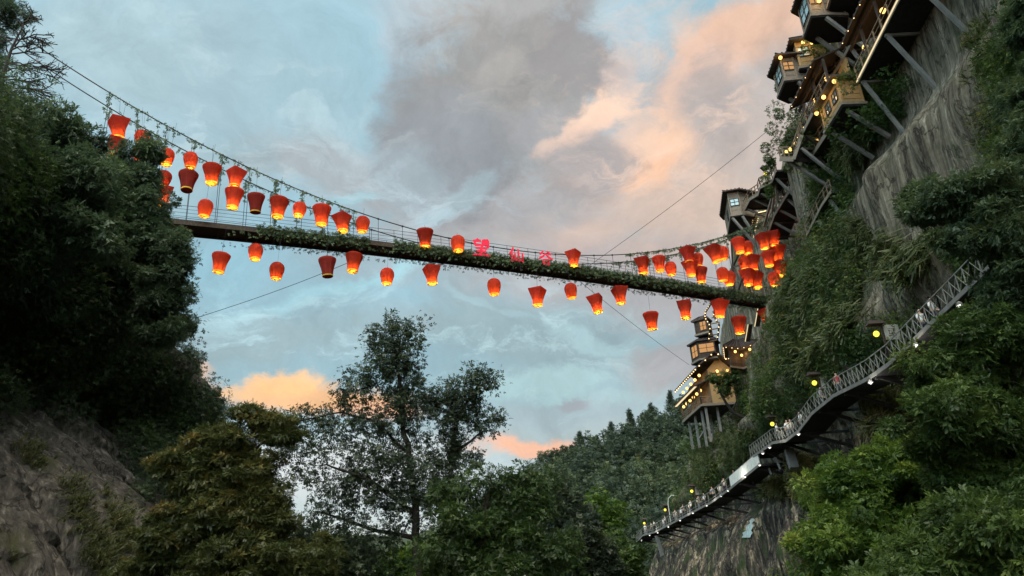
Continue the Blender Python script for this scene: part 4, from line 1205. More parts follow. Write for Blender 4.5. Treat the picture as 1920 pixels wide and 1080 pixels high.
PROTO = {}
LANT = [  # px, py, height px, kind, lit
    (224, 241, 40, 'S', 1), (216, 277, 38, 'S', 1), (267, 258, 32, 'B', 1), (266, 290, 32, 'B', 1), (211, 306, 36, 'S', 1), (313, 293, 32, 'B', 1), (358, 300, 32, 'B', 1), (306, 335, 32, 'B', 1),
    (352, 338, 39, 'F', 0), (398, 326, 38, 'F', 1), (441, 333, 36, 'S', 1), (307, 367, 38, 'S', 1), (437, 371, 38, 'F', 1), (384, 390, 33, 'B', 1), (480, 381, 37, 'F', 0), (521, 388, 38, 'F', 1),
    (560, 391, 30, 'B', 1), (603, 403, 37, 'F', 1), (643, 417, 35, 'S', 1), (679, 420, 31, 'B', 1), (797, 446, 34, 'F', 1), (859, 456, 31, 'B', 1), (1075, 484, 30, 'S', 1),
    (1205, 498, 30, 'S', 1), (1236, 494, 30, 'F', 1), (1258, 503, 26, 'B', 1), (1290, 477, 28, 'S', 1), (1307, 487, 25, 'B', 1), (1294, 502, 29, 'S', 1), (1313, 515, 28, 'F', 1), (1342, 475, 31, 'S', 1),
    (1356, 474, 26, 'B', 1), (1385, 460, 30, 'F', 1), (1401, 464, 26, 'B', 1), (1396, 492, 28, 'B', 1), (1411, 493, 29, 'S', 1), (1401, 520, 31, 'S', 1), (1418, 525, 30, 'S', 1), (1354, 514, 27, 'B', 1),
    (1366, 521, 27, 'B', 1), (1432, 452, 30, 'S', 1), (1450, 447, 28, 'S', 1), (1440, 485, 28, 'F', 1), (1458, 475, 29, 'S', 1), (1462, 503, 28, 'S', 1), (1451, 523, 27, 'B', 1), (1473, 535, 25, 'B', 1),
    (330, 458, 36, 'S', 1), (411, 492, 38, 'F', 1), (479, 471, 32, 'B', 1), (518, 507, 33, 'B', 1), (615, 500, 37, 'F', 0), (661, 491, 36, 'F', 1), (725, 517, 31, 'B', 1), (810, 515, 34, 'S', 1), (926, 537, 30, 'B', 1),
    (1007, 556, 34, 'S', 1), (1071, 545, 28, 'B', 1), (1120, 569, 33, 'S', 1), (1163, 553, 31, 'S', 1), (1221, 601, 32, 'F', 1), (1284, 580, 32, 'S', 1), (1347, 578, 32, 'S', 1), (1385, 609, 31, 'F', 1), (1437, 592, 28, 'S', 1)]
WORD = {'B': 'round-topped', 'F': 'wide-shouldered', 'S': 'square-topped'}
rows = {'up_l': [], 'up_m': [], 'up_r': [], 'down': []}
for L_ in LANT:
    px, py = L_[:2]
    deck_py = np.interp(px, [345, 700, 900, 1160, 1440], [425, 470, 490, 520, 566])
    k = 'down' if py > deck_py else ('up_l' if px < 700 else 'up_m' if px < 1100 else 'up_r')
    rows[k].append(L_)
for k, row in rows.items():
    row.sort(key=lambda q: q[0])
    for i, (px, py, hp, kind, lit) in enumerate(row):
        off = 1.5 if i % 3 else 1.25
        if k.startswith('up') and (i % 4 == 3): off = 1.8
        if k == 'down': off = (.9, 1.1, .6)[i % 3]
        dr = ray(px, py); A2 = bA + bn * off; t = (A2 @ bn) / (dr[:2] @ bn); P = EYE + dr * t
        dep = (P - EYE) @ Fv; h = hp * dep / FPX * rng.uniform(1.0, 1.08); s = float((P[:2] - A2) @ bd)
        key = (kind, lit)
        if key not in PROTO: PROTO[key] = lantern_proto(kind, lit); o = PROTO[key]
        else:
            o = PROTO[key].copy(); C.objects.link(o)
            for ch in PROTO[key].children:
                if not ch.name.startswith('string'): c2 = ch.copy(); C.objects.link(c2); c2.parent = o
        o.location = (P[0], P[1], P[2] - h * .5); o.scale = (h, h, h); o.rotation_euler = (rng.normal() * .06, rng.normal() * .06, rng.uniform(0, 6.28) if kind != 'S' else rng.uniform(.2, 1.3))
        where = {'up_l': 'above the deck at the left end', 'up_m': 'above the middle of the deck', 'up_r': 'above the deck at the right end', 'down': 'in the row hanging below the deck'}[k]
        tag(o, f"{'' if lit else 'unlit '}{WORD[kind]} red paper lantern, {ORD[i]} from the left {where}", 'lantern', 'red paper lanterns hung on the bridge')
        top = P[2] + h * .5
        ztop = deck_z(s) - .3 if k == 'down' else max(cable_z(s), top + .3)
        so = MB().tube([(0, 0, .97), (0, 0, max(.99, (ztop - (P[2] - h * .5)) / h))], .007, 4).build('string', STEEL, o)
        so.name = 'string'
# ================================================================== timber buildings and walks on the right cliff


def onZ(px, py, z):
    d_ = ray(px, py); return EYE + d_ * ((z - EYE[2]) / d_[2])


WOOD = mat('weathered_wood', (.22, .15, .095), .8, var=.45, vscale=3, stretch=(1, 1, 9), bump=.3)
WOOD_LT = mat('pale_wood', (.22, .18, .14), .8, var=.4, vscale=3, stretch=(1, 1, 9), bump=.3)
WOOD_DK = mat('dark_wood', (.065, .045, .035), .85, var=.5, vscale=4, bump=.3)
UNDER = mat('dark_boards', (.030, .028, .030), .9, var=.4, vscale=3)  # near-black boards for floor slabs, walk decks and some braces
TILE = mat('roof_tile', (.060, .045, .040), .85, var=.5, vscale=9, bump=.6)
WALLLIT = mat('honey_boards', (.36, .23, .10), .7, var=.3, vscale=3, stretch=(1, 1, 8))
GREYWOOD = mat('grey_wood', (.24, .235, .21), .8, var=.4, vscale=3)
CONC = mat('grey_concrete', (.20, .19, .175), .85, var=.35, vscale=1.5)
GLASS = mat('window_glass', (.10, .15, .17), .08, spec=.9)
PANE_SKY = mat('pale_glass', (.30, .42, .44), .12, spec=.9)
WARM = emitmat('warm_window', (1.0, .52, .20), .42)
LAMP = emitmat('lamp_glow', (1.0, .55, .15), 2.0)
LAMP_Y = emitmat('yellow_lamp', (1.0, .78, .08), 1.3)
BULB = emitmat('string_bulb', (1.0, .66, .30), 2.2)
STRIP = emitmat('light_strip', (1.0, .80, .46), .7)
SPOT = emitmat('spot_lens', (1.0, .97, .88), 1.6)


def ball(c, r, n=8):
    prof = [(r * math.sin(math.pi * i / 6) + 1e-4, -r * math.cos(math.pi * i / 6)) for i in range(7)]
    return MB().lathe(prof, n, c=c)


def roundlamp(parent, c, r=.16, m=None):
    prof = [(r * .5, -r * .9), (r * .9, -r * .45), (r, 0), (r * .9, r * .45), (r * .5, r * .9)]
    o = MB().lathe(prof, 10, c=c).build('lamp', m or LAMP, parent, smooth=True)
    MB().tube([(c[0], c[1], c[2] + r * .9), (c[0], c[1], c[2] + r * 2.2)], .015, 4).build('cord', STEEL, o)
    return o


def glow(parent, c, w, r=.25):
    l = bpy.data.lights.new('lamp_light', 'POINT'); l.energy = w; l.color = (1.0, .62, .24); l.shadow_soft_size = r
    o = bpy.data.objects.new('lamp_light', l); C.objects.link(o); o.parent = parent; o.location = c
    return o


def polyhouse(name, label, cat, P, z0, h, eave=.7, rise=1.1, wins=(), wallm=None, braces=(), lamps=(), group=None, under=.3, top=.25, bulbs=False, skirt=None):
    """P: plan corners (world x,y), going round; wins: (edge, u, zc, w, h, pane material)"""
    P = [np.array(p[:2], float) for p in P]; base = P[0]
    cen = sum(P) / len(P); root = empty(name, (base[0], base[1], z0), label, cat, group)
    loc = [(p - base) for p in P]; cl = cen - base; n = len(P)
    area = sum(loc[i][0] * loc[(i + 1) % n][1] - loc[(i + 1) % n][0] * loc[i][1] for i in range(n)); ccw = area > 0
    if not ccw: loc = loc[::-1]; wins = [((n - 2 - w[0]) % n, 1 - w[1]) + tuple(w[2:]) for w in wins]
    def grow(d_):
        out = []
        for i in range(n):
            a, b, c_ = loc[i - 1], loc[i], loc[(i + 1) % n]
            e1 = (b - a) / np.linalg.norm(b - a); e2 = (c_ - b) / np.linalg.norm(c_ - b)
            n1 = np.array([e1[1], -e1[0]]); n2 = np.array([e2[1], -e2[0]]); m_ = n1 + n2; m_ /= max(.35, (m_ @ m_) / 2)
            out.append(b + m_ * d_)
        return out
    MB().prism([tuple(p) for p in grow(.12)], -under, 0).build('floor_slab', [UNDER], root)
    tr = MB(); g1, g0 = grow(.16), grow(.10)
    for i in range(n): tr.beam((g1[i][0], g1[i][1], -.08), (g1[(i + 1) % n][0], g1[(i + 1) % n][1], -.08), .10, .22)
    tr.build('floor_trim', WOOD_LT, root)
    for i in range(n):
        a, b = loc[i], loc[(i + 1) % n]; e = (b - a); L_ = np.linalg.norm(e); e /= L_; nn = np.array([e[1], -e[0]])
        rz = math.atan2(e[1], e[0]); w = MB()
        w.box(((a[0] + b[0]) / 2 - nn[0] * .06, (a[1] + b[1]) / 2 - nn[1] * .06, h / 2 + .01), (L_ - .02, .12, h - .02), rz=rz)
        for q in range(1, 5): w.box(((a[0] + b[0]) / 2 + nn[0] * .012, (a[1] + b[1]) / 2 + nn[1] * .012, h * q / 5), (L_ - .1, .025, .035), rz=rz)
        w.box((a[0], a[1], h / 2), (.16, .16, h), rz=rz)
        wall = w.build('wall', wallm or WOOD, root)
        for (ei, u, zc, ww, wh, pm) in wins:
            if ei != i: continue
            c_ = a + e * L_ * u; f = MB(); o_ = nn * .05
            for sx in (-1, 0, 1): f.box((c_[0] + e[0] * sx * ww / 2 + o_[0], c_[1] + e[1] * sx * ww / 2 + o_[1], zc), (.07, .07, wh + .1), rz=rz)
            for sz in (-1, 0, 1): f.box((c_[0] + o_[0], c_[1] + o_[1], zc + sz * wh / 2), (ww - .08, .06, .06), rz=rz)
            fo = f.build('window', WOOD_DK, root)
            MB().box((c_[0] + nn[0] * .03, c_[1] + nn[1] * .03, zc), (ww - .04, .02, wh), rz=rz).build('pane', pm, fo)
    r = MB(); E = grow(eave); T = [cl * .62 + p * .38 for p in loc]; zt = h + rise
    V = [(p[0], p[1], h - .12) for p in E] + [(p[0], p[1], h + .02) for p in E] + [(p[0], p[1], zt) for p in T]
    F_ = [tuple(range(n - 1, -1, -1)), tuple(range(2 * n, 3 * n))]
    for i in range(n):
        j = (i + 1) % n; F_ += [(i, j, n + j, n + i), (n + i, n + j, 2 * n + j, 2 * n + i)]
    r.add(V, F_)
    for i in range(n):
        j = (i + 1) % n; L_ = np.linalg.norm(E[j] - E[i]); k = max(2, int(L_ / .45))
        for q in range(k + 1):
            t = q / k; a = E[i] * (1 - t) + E[j] * t; b = T[i] * (1 - t) + T[j] * t
            r.beam((a[0], a[1], h + .05), (b[0], b[1], zt + .03), .09, .09)
    rf = r.build('roof', TILE, root)
    if bulbs:
        bm_ = MB()
        for i in range(n):
            j = (i + 1) % n; L_ = np.linalg.norm(E[j] - E[i]); k = max(1, int(L_ / .8))
            for q in range(k):
                t = (q + .5) / k; a = E[i] * (1 - t) + E[j] * t
                bm_.box((a[0], a[1], h - .17), (.07, .07, .07))
        bm_.build('bulb_string', BULB, rf)
    for (a, b) in braces:
        MB().beam(tuple(np.array(a) - np.array([base[0], base[1], z0])), tuple(np.array(b) - np.array([base[0], base[1], z0])), .24).build('brace', CONC, root)
    for c_ in lamps:
        q_ = np.array(c_) - np.array([base[0], base[1], z0]); roundlamp(root, tuple(q_)); glow(root, tuple(q_ + (-.25, -.25, -.3)), 14)
    return root


def railing(parent, pts, h=1.05, step=1.4, mid=2, m=None, cross=False, name='railing', th=.06):
    r = MB(); m = m or WOOD_DK
    for a, b in zip(pts[:-1], pts[1:]):
        a, b = np.array(a, float), np.array(b, float); L_ = np.linalg.norm(b - a); k = max(1, int(round(L_ / step)))
        for q in range(k + 1):
            p = a + (b - a) * q / k; r.beam(p, p + (0, 0, h), th * 1.3)
            if cross and q < k:
                p2 = a + (b - a) * (q + 1) / k; r.beam(p + (0, 0, .12), p2 + (0, 0, h - .1), th * .7); r.beam(p + (.02, 0, h - .1), p2 + (.02, 0, .12), th * .7)
        r.beam(a + (0, 0, h), b + (0, 0, h), th * 1.4)
        for q in range(mid): r.beam(a + (0, 0, h * (q + .35) / (mid + .2)), b + (0, 0, h * (q + .35) / (mid + .2)), th * .8)
    return r.build(name, m, parent)


def cliff_at(y, z, x0=5.0):
    h_ = BV_R.ray_cast(Vector((x0, y, z)), Vector((1, 0, 0)))
    return h_[0].x if h_[0] is not None else 30.0


def walk(name, label, pts, width=2.2, thick=.25, m=None, rail=None, brace_step=4.0, cat='walkway', bracem=None, brace_drop=3.0, trimm=None):
    base = np.array(pts[0], float); root = empty(name, base, label, cat)
    L_ = [np.array(p, float) - base for p in pts]; dk = MB(); tr = MB()
    for a, b in zip(L_[:-1], L_[1:]):
        d_ = b - a; d_ /= np.linalg.norm(d_); inn = np.array([abs(d_[1]), -d_[0] * np.sign(d_[1]), 0]); inn /= np.linalg.norm(inn)
        o = inn * width / 2; dk.beam(a + o - (0, 0, thick / 2), b + o - (0, 0, thick / 2), width, thick)
        tr.beam(a - inn * .03 - (0, 0, thick * .45), b - inn * .03 - (0, 0, thick * .45), .06, thick + .06)
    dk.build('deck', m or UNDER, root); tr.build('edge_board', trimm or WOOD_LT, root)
    if rail: rail(root, [tuple(p + (.06, 0, 0)) for p in L_])
    tot = 0; nxt = 1.0
    for a, b in zip(L_[:-1], L_[1:]):
        sl = np.linalg.norm(b - a)
        while nxt < tot + sl:
            p = a + (b - a) * (nxt - tot) / sl; w_ = base + p; cx = cliff_at(w_[1], w_[2] - brace_drop) + .4
            MB().beam(p + (.2, 0, -thick), (cx - base[0], p[1], p[2] - brace_drop), .22).build('brace', bracem or CONC, root)
            MB().beam(p + (.1, 0, -thick - .1), (cx - base[0], p[1], p[2] - thick - .1), .16, .18).build('joist', bracem or WOOD_DK, root)
            nxt += brace_step
        tot += sl
    return root


# ---- the plank walk low on the right wall
pw = [(1900, 455), (1825, 527), (1763, 587), (1667, 680), (1627, 708), (1563, 740), (1523, 773), (1497, 807), (1473, 825), (1450, 828), (1407, 858)]
P1 = [onX(a, b, 22.0) for a, b in pw]
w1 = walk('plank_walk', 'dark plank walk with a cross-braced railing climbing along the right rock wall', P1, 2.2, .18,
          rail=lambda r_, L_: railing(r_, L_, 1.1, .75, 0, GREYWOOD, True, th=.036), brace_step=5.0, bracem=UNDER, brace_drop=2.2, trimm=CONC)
pw2 = [(1424, 870, 22), (1397, 892, 21.8), (1370, 914, 21.4), (1335, 940, 21), (1299, 959, 20.5), (1262, 979, 20), (1227, 997, 19.4), (1205, 1003, 19.1), (1193, 1017, 19.0)]
P2 = [onX(*p) for p in pw2]


def rail2(r_, L_):
    railing(r_, L_[2:], 1.1, 1.5, 1, CONC, False, th=.06)
    railing(r_, L_[:3], 1.1, 1.5, 0, CONC, False, th=.06)
    for a, b in zip(L_[:2], L_[1:3]):
        a, b = np.array(a), np.array(b)
        for q in range(4):
            p, p2 = a + (b - a) * (q + .04) / 4, a + (b - a) * (q + .96) / 4
            MB().beam(p + (-.04, 0, .58), p2 + (-.04, 0, .58), .03, 1.0).build('white_panel', mat('white_board', (.72, .72, .66), .6, var=.15), r_)


w2 = walk('lower_plank_walk', 'pale-railed plank walk with white boards, crowded with people above the bulging rock', P2, 2.2, .18, rail=rail2, brace_step=6, bracem=UNDER, brace_drop=1.5, trimm=CONC)


def add_spots(root, L_):
    base = Vector(root.location)
    for (px, py, X) in L_:
        p = Vector(onX(px, py, X)) - base
        o = MB().lathe([(.05, .16), (.13, .10), (.16, -.05)], 10, c=tuple(p)).build('spotlight', CONC, root)
        MB().lathe([(.15, -.052), (.001, -.06)], 10, c=tuple(p)).build('lens', SPOT, o)
        ball(tuple(p + Vector((0, 0, -.08))), .075).build('bulb', SPOT, o)


add_spots(w1, [(1799, 571, 21.9), (1716, 646, 21.9), (1632, 716, 21.9), (1497, 813, 21.9), (1443, 838, 21.9), (1441, 845, 22.6), (1430, 849, 21.9)])
add_spots(w2, [(1424, 871, 21.9), (1397, 893, 21.7), (1365, 919, 21.3), (1352, 929, 21.2), (1325, 947, 20.8), (1299, 961, 20.4), (1275, 975, 20.1), (1253, 987, 19.7), (1233, 998, 19.4), (1218, 1003, 19.1), (1203, 1013, 19)])
for (a, b, w) in (((1479, 843), (1489, 878), .75),):
    p, q = np.array(onX(*a, 23.4)), np.array(onX(*b, 23.4)); MB().beam(p - P1[0], q - P1[0], w, .5).build('pillar', CONC, w1)
for (a, b) in (((1437, 866), (1446, 890)), ((1453, 856), (1463, 880)), ((1400, 890), (1412, 905))):
    p, q = np.array(onX(*a, 23)), np.array(onX(*b, 23)); MB().beam(p - P1[0], q - P1[0], .14).build('strut', CONC, w1)
p = np.array(onX(1231, 1004, 19.8)); MB().beam(p - P2[0], p - P2[0] + (.5, 0, -3.0), .55).build('pillar', CONC, w2)

for root_, L_ in ((w2, [(1385, 895, 21.2), (1330, 940, 20.4), (1280, 965, 19.6), (1225, 992, 19.0)]), (w1, [(1455, 812, 21.4), (1716, 655, 21.6), (1632, 722, 21.6)])):
    for (px, py, X) in L_:
        l = glow(root_, tuple(Vector(onX(px, py, X)) - Vector(root_.location)), 40, .15); l.data.color = (1, .96, .86)

# ---- post lamps with boards on the plank walk
SIGNW = mat('sign_board', (.42, .40, .34), .7, var=.15); INK = mat('sign_ink', (.03, .03, .03), .8)
lab = ['beside the steep upper part of the plank walk', 'beside the middle of the plank walk', 'where the upper plank walk bends', 'above the crowd on the lower plank walk',
       'beside the leaning rock at the lower plank walk', 'at the far end of the lower plank walk', 'on the skyline gallery above the hexagonal hut']
for i, (px, py, X, brd) in enumerate([(1643, 626, 22.9, 1), (1527, 718, 22.9, 1), (1448, 795, 22.9, 0), (1297, 921, 21.6, 1), (1247, 956, 20.6, 0), (1208, 981, 20, 0), (1435, 325, 27.8, 1)]):
    p = np.array(onX(px, py, X)); base = p - (0, 0, 1.9)
    root = empty('post_lamp', base, f'post lamp with a yellow lantern, {lab[i]}', 'lamp', 'yellow post lamps along the walks', rz=.15 * i)
    MB().beam((.42, .0, -.3), (.42, 0, 2.6), .12).beam((-.15, 0, 2.42), (.6, 0, 2.42), .08).build('post', WOOD_DK, root)
    MB().add([(-.45, -.35, 2.5), (.55, -.35, 2.5), (.55, .35, 2.5), (-.45, .35, 2.5), (-.35, 0, 2.8), (.5, 0, 2.8)], [(3, 2, 1, 0), (0, 1, 5, 4), (2, 3, 4, 5), (1, 2, 5), (3, 0, 4)]) or None
    rf = MB(); rf.add([(-.45, -.35, 2.5), (.55, -.35, 2.5), (.55, .35, 2.5), (-.45, .35, 2.5), (-.35, 0, 2.8), (.5, 0, 2.8)], [(3, 2, 1, 0), (0, 1, 5, 4), (2, 3, 4, 5), (1, 2, 5), (3, 0, 4)])
    rf.build('cap_roof', TILE, root)
    roundlamp(root, (0, 0, 1.9), .19, LAMP_Y)
    if brd:
        bo = MB().box((1.0, 0, 1.95), (.95, .05, 1.0)).build('sign_board', SIGNW, root)
        ink = MB()
        for cx in (.85, 1.15):
            for q, (dx, dz, a_, b_) in enumerate([(0, .22, .2, .03), (0, .1, .16, .03), (-.02, .0, .03, .28), (.06, -.1, .16, .03), (0, -.22, .2, .03)]):
                ink.box((cx + dx, -.03 - .002 * q, 1.95 + dz), (a_, .008, b_))
        ink.build('lettering', INK, bo)

# ---- galleries high on the cliff


def gallery(name, label, pts, h=2.9, roofw=3.0, wallm=WALLLIT, lamp_step=5, lit=True, strip=False, width=2.6, roof=True, drop=3.5, bstep=5.0):
    root = walk(name, label, pts, width, .3, rail=lambda r_, L_: railing(r_, L_, 1.05, 1.2, 2, WOOD), brace_step=bstep, bracem=CONC if strip else WOOD_DK, cat='gallery', brace_drop=drop, trimm=WOOD_LT)
    base = np.array(pts[0], float); L_ = [np.array(p, float) - base for p in pts]
    rf = MB(); wl_ = MB(); ps = MB(); sp = MB(); bl = MB(); nxt = 1.2; tot = 0
    for a, b in zip(L_[:-1], L_[1:]):
        d_ = b - a; sl = np.linalg.norm(d_); d_ /= sl; inn = np.array([abs(d_[1]), -d_[0] * np.sign(d_[1]), 0]); inn /= np.linalg.norm(inn)
        if roof:
            A, B = a - inn * .6 + (0, 0, h - .1), b - inn * .6 + (0, 0, h - .1); A2, B2 = a + inn * (width + .3) + (0, 0, h + 1.1), b + inn * (width + .3) + (0, 0, h + 1.1)
            up = (0, 0, .12)
            rf.add([A, B, B2, A2, A + up, B + up, B2 + up, A2 + up], [(3, 2, 1, 0), (4, 5, 6, 7), (0, 1, 5, 4), (1, 2, 6, 5), (2, 3, 7, 6), (3, 0, 4, 7)])
            k = int(sl / .5)
            for q in range(k): t = (q + .5) / k; rf.beam(A + (B - A) * t + (0, 0, .17), A2 + (B2 - A2) * t + (0, 0, .17), .10, .10)
            for q in range(int(sl / 2.4) + 1): p = a + d_ * min(sl, q * 2.4) + inn * .15; ps.beam(p, p + (0, 0, h), .16)
            ps.beam(a + inn * .15 + (0, 0, h - .25), b + inn * .15 + (0, 0, h - .25), .14, .2)
            for q in range(int(sl / 1.1)): p = A + (B - A) * (q + .5) / int(sl / 1.1); bl.box(tuple(p - (0, 0, .06)), (.045, .045, .045))
        wl_.beam(a + inn * (width - .05) + (0, 0, h / 2 + .25), b + inn * (width - .05) + (0, 0, h / 2 + .25), .12, h + .4)
        for q in range(int(sl / 1.6)): p = a + d_ * (q + .5) * 1.6 + inn * (width - .12); wl_.beam(p + (0, 0, .02), p + (0, 0, h + .3), .10)
        if strip: sp.beam(a - inn * .075 - (0, 0, .12), b - inn * .075 - (0, 0, .12), .03, .13)
        while lit and nxt < tot + sl:
            p = a + d_ * (nxt - tot) + inn * .7 + (0, 0, h - .9); roundlamp(root, tuple(p), .2); glow(root, tuple(p - (0, 0, .35)), 22); nxt += lamp_step
        tot += sl
    if roof:
        r_ = rf.build('roof', TILE, root); bl.build('bulb_string', BULB, r_); ps.build('post_frame', WOOD_DK, root)
    wl_.build('back_wall', wallm, root)
    if strip: sp.build('light_strip', STRIP, root)
    return root


g1 = gallery('roofed_gallery', 'roofed timber gallery with a lit edge strip and grey braces, nearest on the upper cliff',
             [onX(1860, -330, 25), onX(1760, -150, 25), onX(1680, 5, 25), onX(1607, 151, 25)], 2.9, wallm=WOOD, lamp_step=3.2, strip=True, drop=5.0, bstep=4.2, width=3.0)
g3 = gallery('honey_gallery', 'roofed gallery with honey-lit back wall and railing, along the upper cliff',
             [onX(1551, 158, 24.6), onX(1530, 197, 24.6), onX(1504, 248, 24.6)], 2.3, lamp_step=2.6, drop=3.5, width=2.0)
pl = walk('terrace', 'railed timber terrace with small lamps at the corner of the upper cliff', [onX(1504, 250, 24.5), onX(1488, 296, 23.8), onX(1462, 296, 23.4)], 3.4, .3,
          rail=lambda r_, L_: railing(r_, L_, 1.05, .8, 3, WOOD), cat='terrace', brace_step=2.4, brace_drop=4.5)
for c_ in [(1475, 284, 24.6), (1482, 280, 25.2), (1491, 268, 25.4)]: roundlamp(pl, tuple(onX(*c_) - onX(1504, 250, 24.5)), .16)
g4 = walk('open_stair_walk', 'open stepped walk with railings on the skyline between terrace and hexagonal hut', [onX(1455, 318, 27.2), onX(1448, 338, 27.2), onX(1425, 350, 27.2), onX(1422, 362, 27.2), onX(1406, 372, 27.2), onX(1396, 392, 27.2)], 2.6, .25,
          rail=lambda r_, L_: railing(r_, L_, 1.05, .9, 2, WOOD), cat='walkway', brace_step=2.6, brace_drop=4.0)
for (a, b) in (((1452, 300), (1457, 380)), ((1453, 355), (1447, 400)), ((1447, 372), (1432, 425))):
    MB().beam(np.array(onX(*a, 28.0)) - onX(1455, 318, 27.2), np.array(onX(*b, 28.0)) - onX(1455, 318, 27.2), .2).build('column', WOOD_LT, g4)
g5 = walk('back_walk', 'narrow railed walk low behind the lanterns on the upper cliff', [onX(1558, 358, 26.0), onX(1540, 385, 26), onX(1520, 425, 26), onX(1512, 440, 26)], 1.6, .2,
          rail=lambda r_, L_: railing(r_, L_, 1.0, .9, 2, WOOD), cat='walkway', brace_step=3, brace_drop=2.5)
g6 = walk('pod_walk', 'grey railed steps between the hanging pods and the roofed gallery', [onX(1600, 70, 26.5), onX(1575, 120, 26.5), onX(1560, 140, 26.2), onX(1540, 150, 25.6), onX(1520, 205, 25.2)], 1.8, .22,
          rail=lambda r_, L_: railing(r_, L_, 1.05, .7, 3, WOOD_LT), cat='walkway', brace_step=3.2, brace_drop=3)

# ---- the lit slatted awning
aw = [onX(1407, 441, 28.4), onX(1416, 402, 28.4), onX(1438, 397, 29), onX(1430, 430, 29)]
root = empty('slatted_awning', aw[0], 'slanting slatted awning glowing warm, edged with bulbs, beside the hexagonal hut', 'awning')
A_ = [np.array(p) - aw[0] for p in aw]; sl = MB(); bl = MB()
for q in range(11):
    t = q / 10; sl.beam(A_[0] * (1 - t) + A_[1] * t, A_[3] * (1 - t) + A_[2] * t, .12, .08)
sl.build('slats', WALLLIT, root)
for (i, j) in ((0, 1), (1, 2)):
    for q in range(9): bl.box(tuple(A_[i] * (1 - q / 9) + A_[j] * q / 9 + (0, 0, .1)), (.11, .11, .11))
    MB().beam(A_[i], A_[j], .14).build('edge_beam', WOOD_DK, root)
bl.build('bulb_string', BULB, root)
MB().beam(A_[0] + (.35, .2, -.25), A_[1] + (.35, .2, -.35), .1).build('tube_light', STRIP, root)

# ---- hanging pods, huts and pavilions


def pz(z, *pts): return [tuple(onZ(a, b, z)) for a, b in pts]


def back(p, dx, dy=0): return (p[0] + dx, p[1] + dy)


c = pz(40.0, (1461, 180), (1473, 150), (1495, 148), (1503, 135))
polyhouse('hanging_pod', 'hexagonal timber pod with a bright corner window, lower of the two on the skyline', 'cabin',
          [c[0], c[1], c[2], back(c[2], 1.6, .2), back(c[0], 3.0, .6), back(c[0], 1.0, .7)], 40.0, 2.3, .55, .8,
          wins=[(0, .5, 1.35, 1.3, 1.2, PANE_SKY), (1, .5, 1.35, .9, .8, WARM)], wallm=WOOD_LT,
          braces=[((c[2][0], c[2][1], 39.7), (c[2][0] + 2.6, c[2][1] + .2, 36.6)), ((c[0][0] + .8, c[0][1], 39.7), (c[0][0] + 3.4, c[0][1], 36.6))],
          lamps=[(c[1][0] - .15, c[1][1] - .35, 42.0)])
c = pz(40.6, (1497, 152), (1503, 132), (1530, 128), (1545, 118))
polyhouse('cliff_cabin', 'timber cabin with amber-lit eaves joined behind the lower pod', 'cabin', [c[0], c[1], c[2], back(c[2], 2.2, 1), back(c[0], 2.4, 1.2)], 40.9, 2.6, .55, 1.0,
          wins=[(1, .35, 1.5, 1.1, .9, PANE_SKY), (0, .5, 1.4, .8, .9, WARM)], wallm=WALLLIT, lamps=[(c[1][0] + .5, c[1][1] - .4, 43.1), (c[2][0], c[2][1] - .4, 42.9)])
c = pz(40.8, (1510, 66), (1523, 29), (1547, 27), (1555, 10))
polyhouse('hanging_pod', 'large hexagonal timber pod with a tall pale window, at the top of the picture', 'cabin',
          [c[0], c[1], c[2], back(c[2], 1.6, .2), back(c[0], 3.2, .6), back(c[0], 1.0, .7)], 40.8, 2.6, .55, .9,
          wins=[(0, .5, 1.45, 1.8, 1.5, PANE_SKY), (1, .45, 1.5, .9, .9, WARM)], wallm=WOOD_LT,
          braces=[((c[2][0], c[2][1], 40.5), (c[2][0] + 2.8, c[2][1] + .2, 37.2)), ((c[0][0] + .8, c[0][1], 40.5), (c[0][0] + 3.6, c[0][1], 37.2))],
          lamps=[(c[2][0] - .3, c[2][1] - .25, 41.9)])
c = pz(41.4, (1555, 12), (1562, -14), (1592, -18))
polyhouse('cliff_cabin', 'plank cabin joined behind the top pod, partly out of the picture', 'cabin', [c[0], c[1], c[2], back(c[2], 2, 1), back(c[0], 2.4, 1.2)], 41.4, 2.6, .5, 1.0, wallm=WOOD_LT, wins=[(1, .5, 1.5, 1, .9, GLASS)])
c = pz(41.0, (1366, 443), (1372, 404), (1391, 401))
polyhouse('hexagonal_hut', 'lone hexagonal hut with a small four-pane window jutting from the skyline above the lanterns', 'cabin',
          [c[0], c[1], c[2], back(c[2], 2.0, 1.0), back(c[0], 2.6, 1.0), back(c[0], .5, .8)], 41.0, 3.0, .6, 1.2,
          wins=[(1, .5, 1.6, .95, .85, PANE_SKY), (0, .5, 1.4, 1.0, 1.0, GLASS)], wallm=WOOD_LT,
          braces=[((c[2][0], c[2][1], 40.7), (c[2][0] + 1.8, c[2][1] + .2, 36.6)), ((c[1][0], c[1][1], 40.7), (c[1][0] + 2.5, c[1][1] + .4, 36.8))])
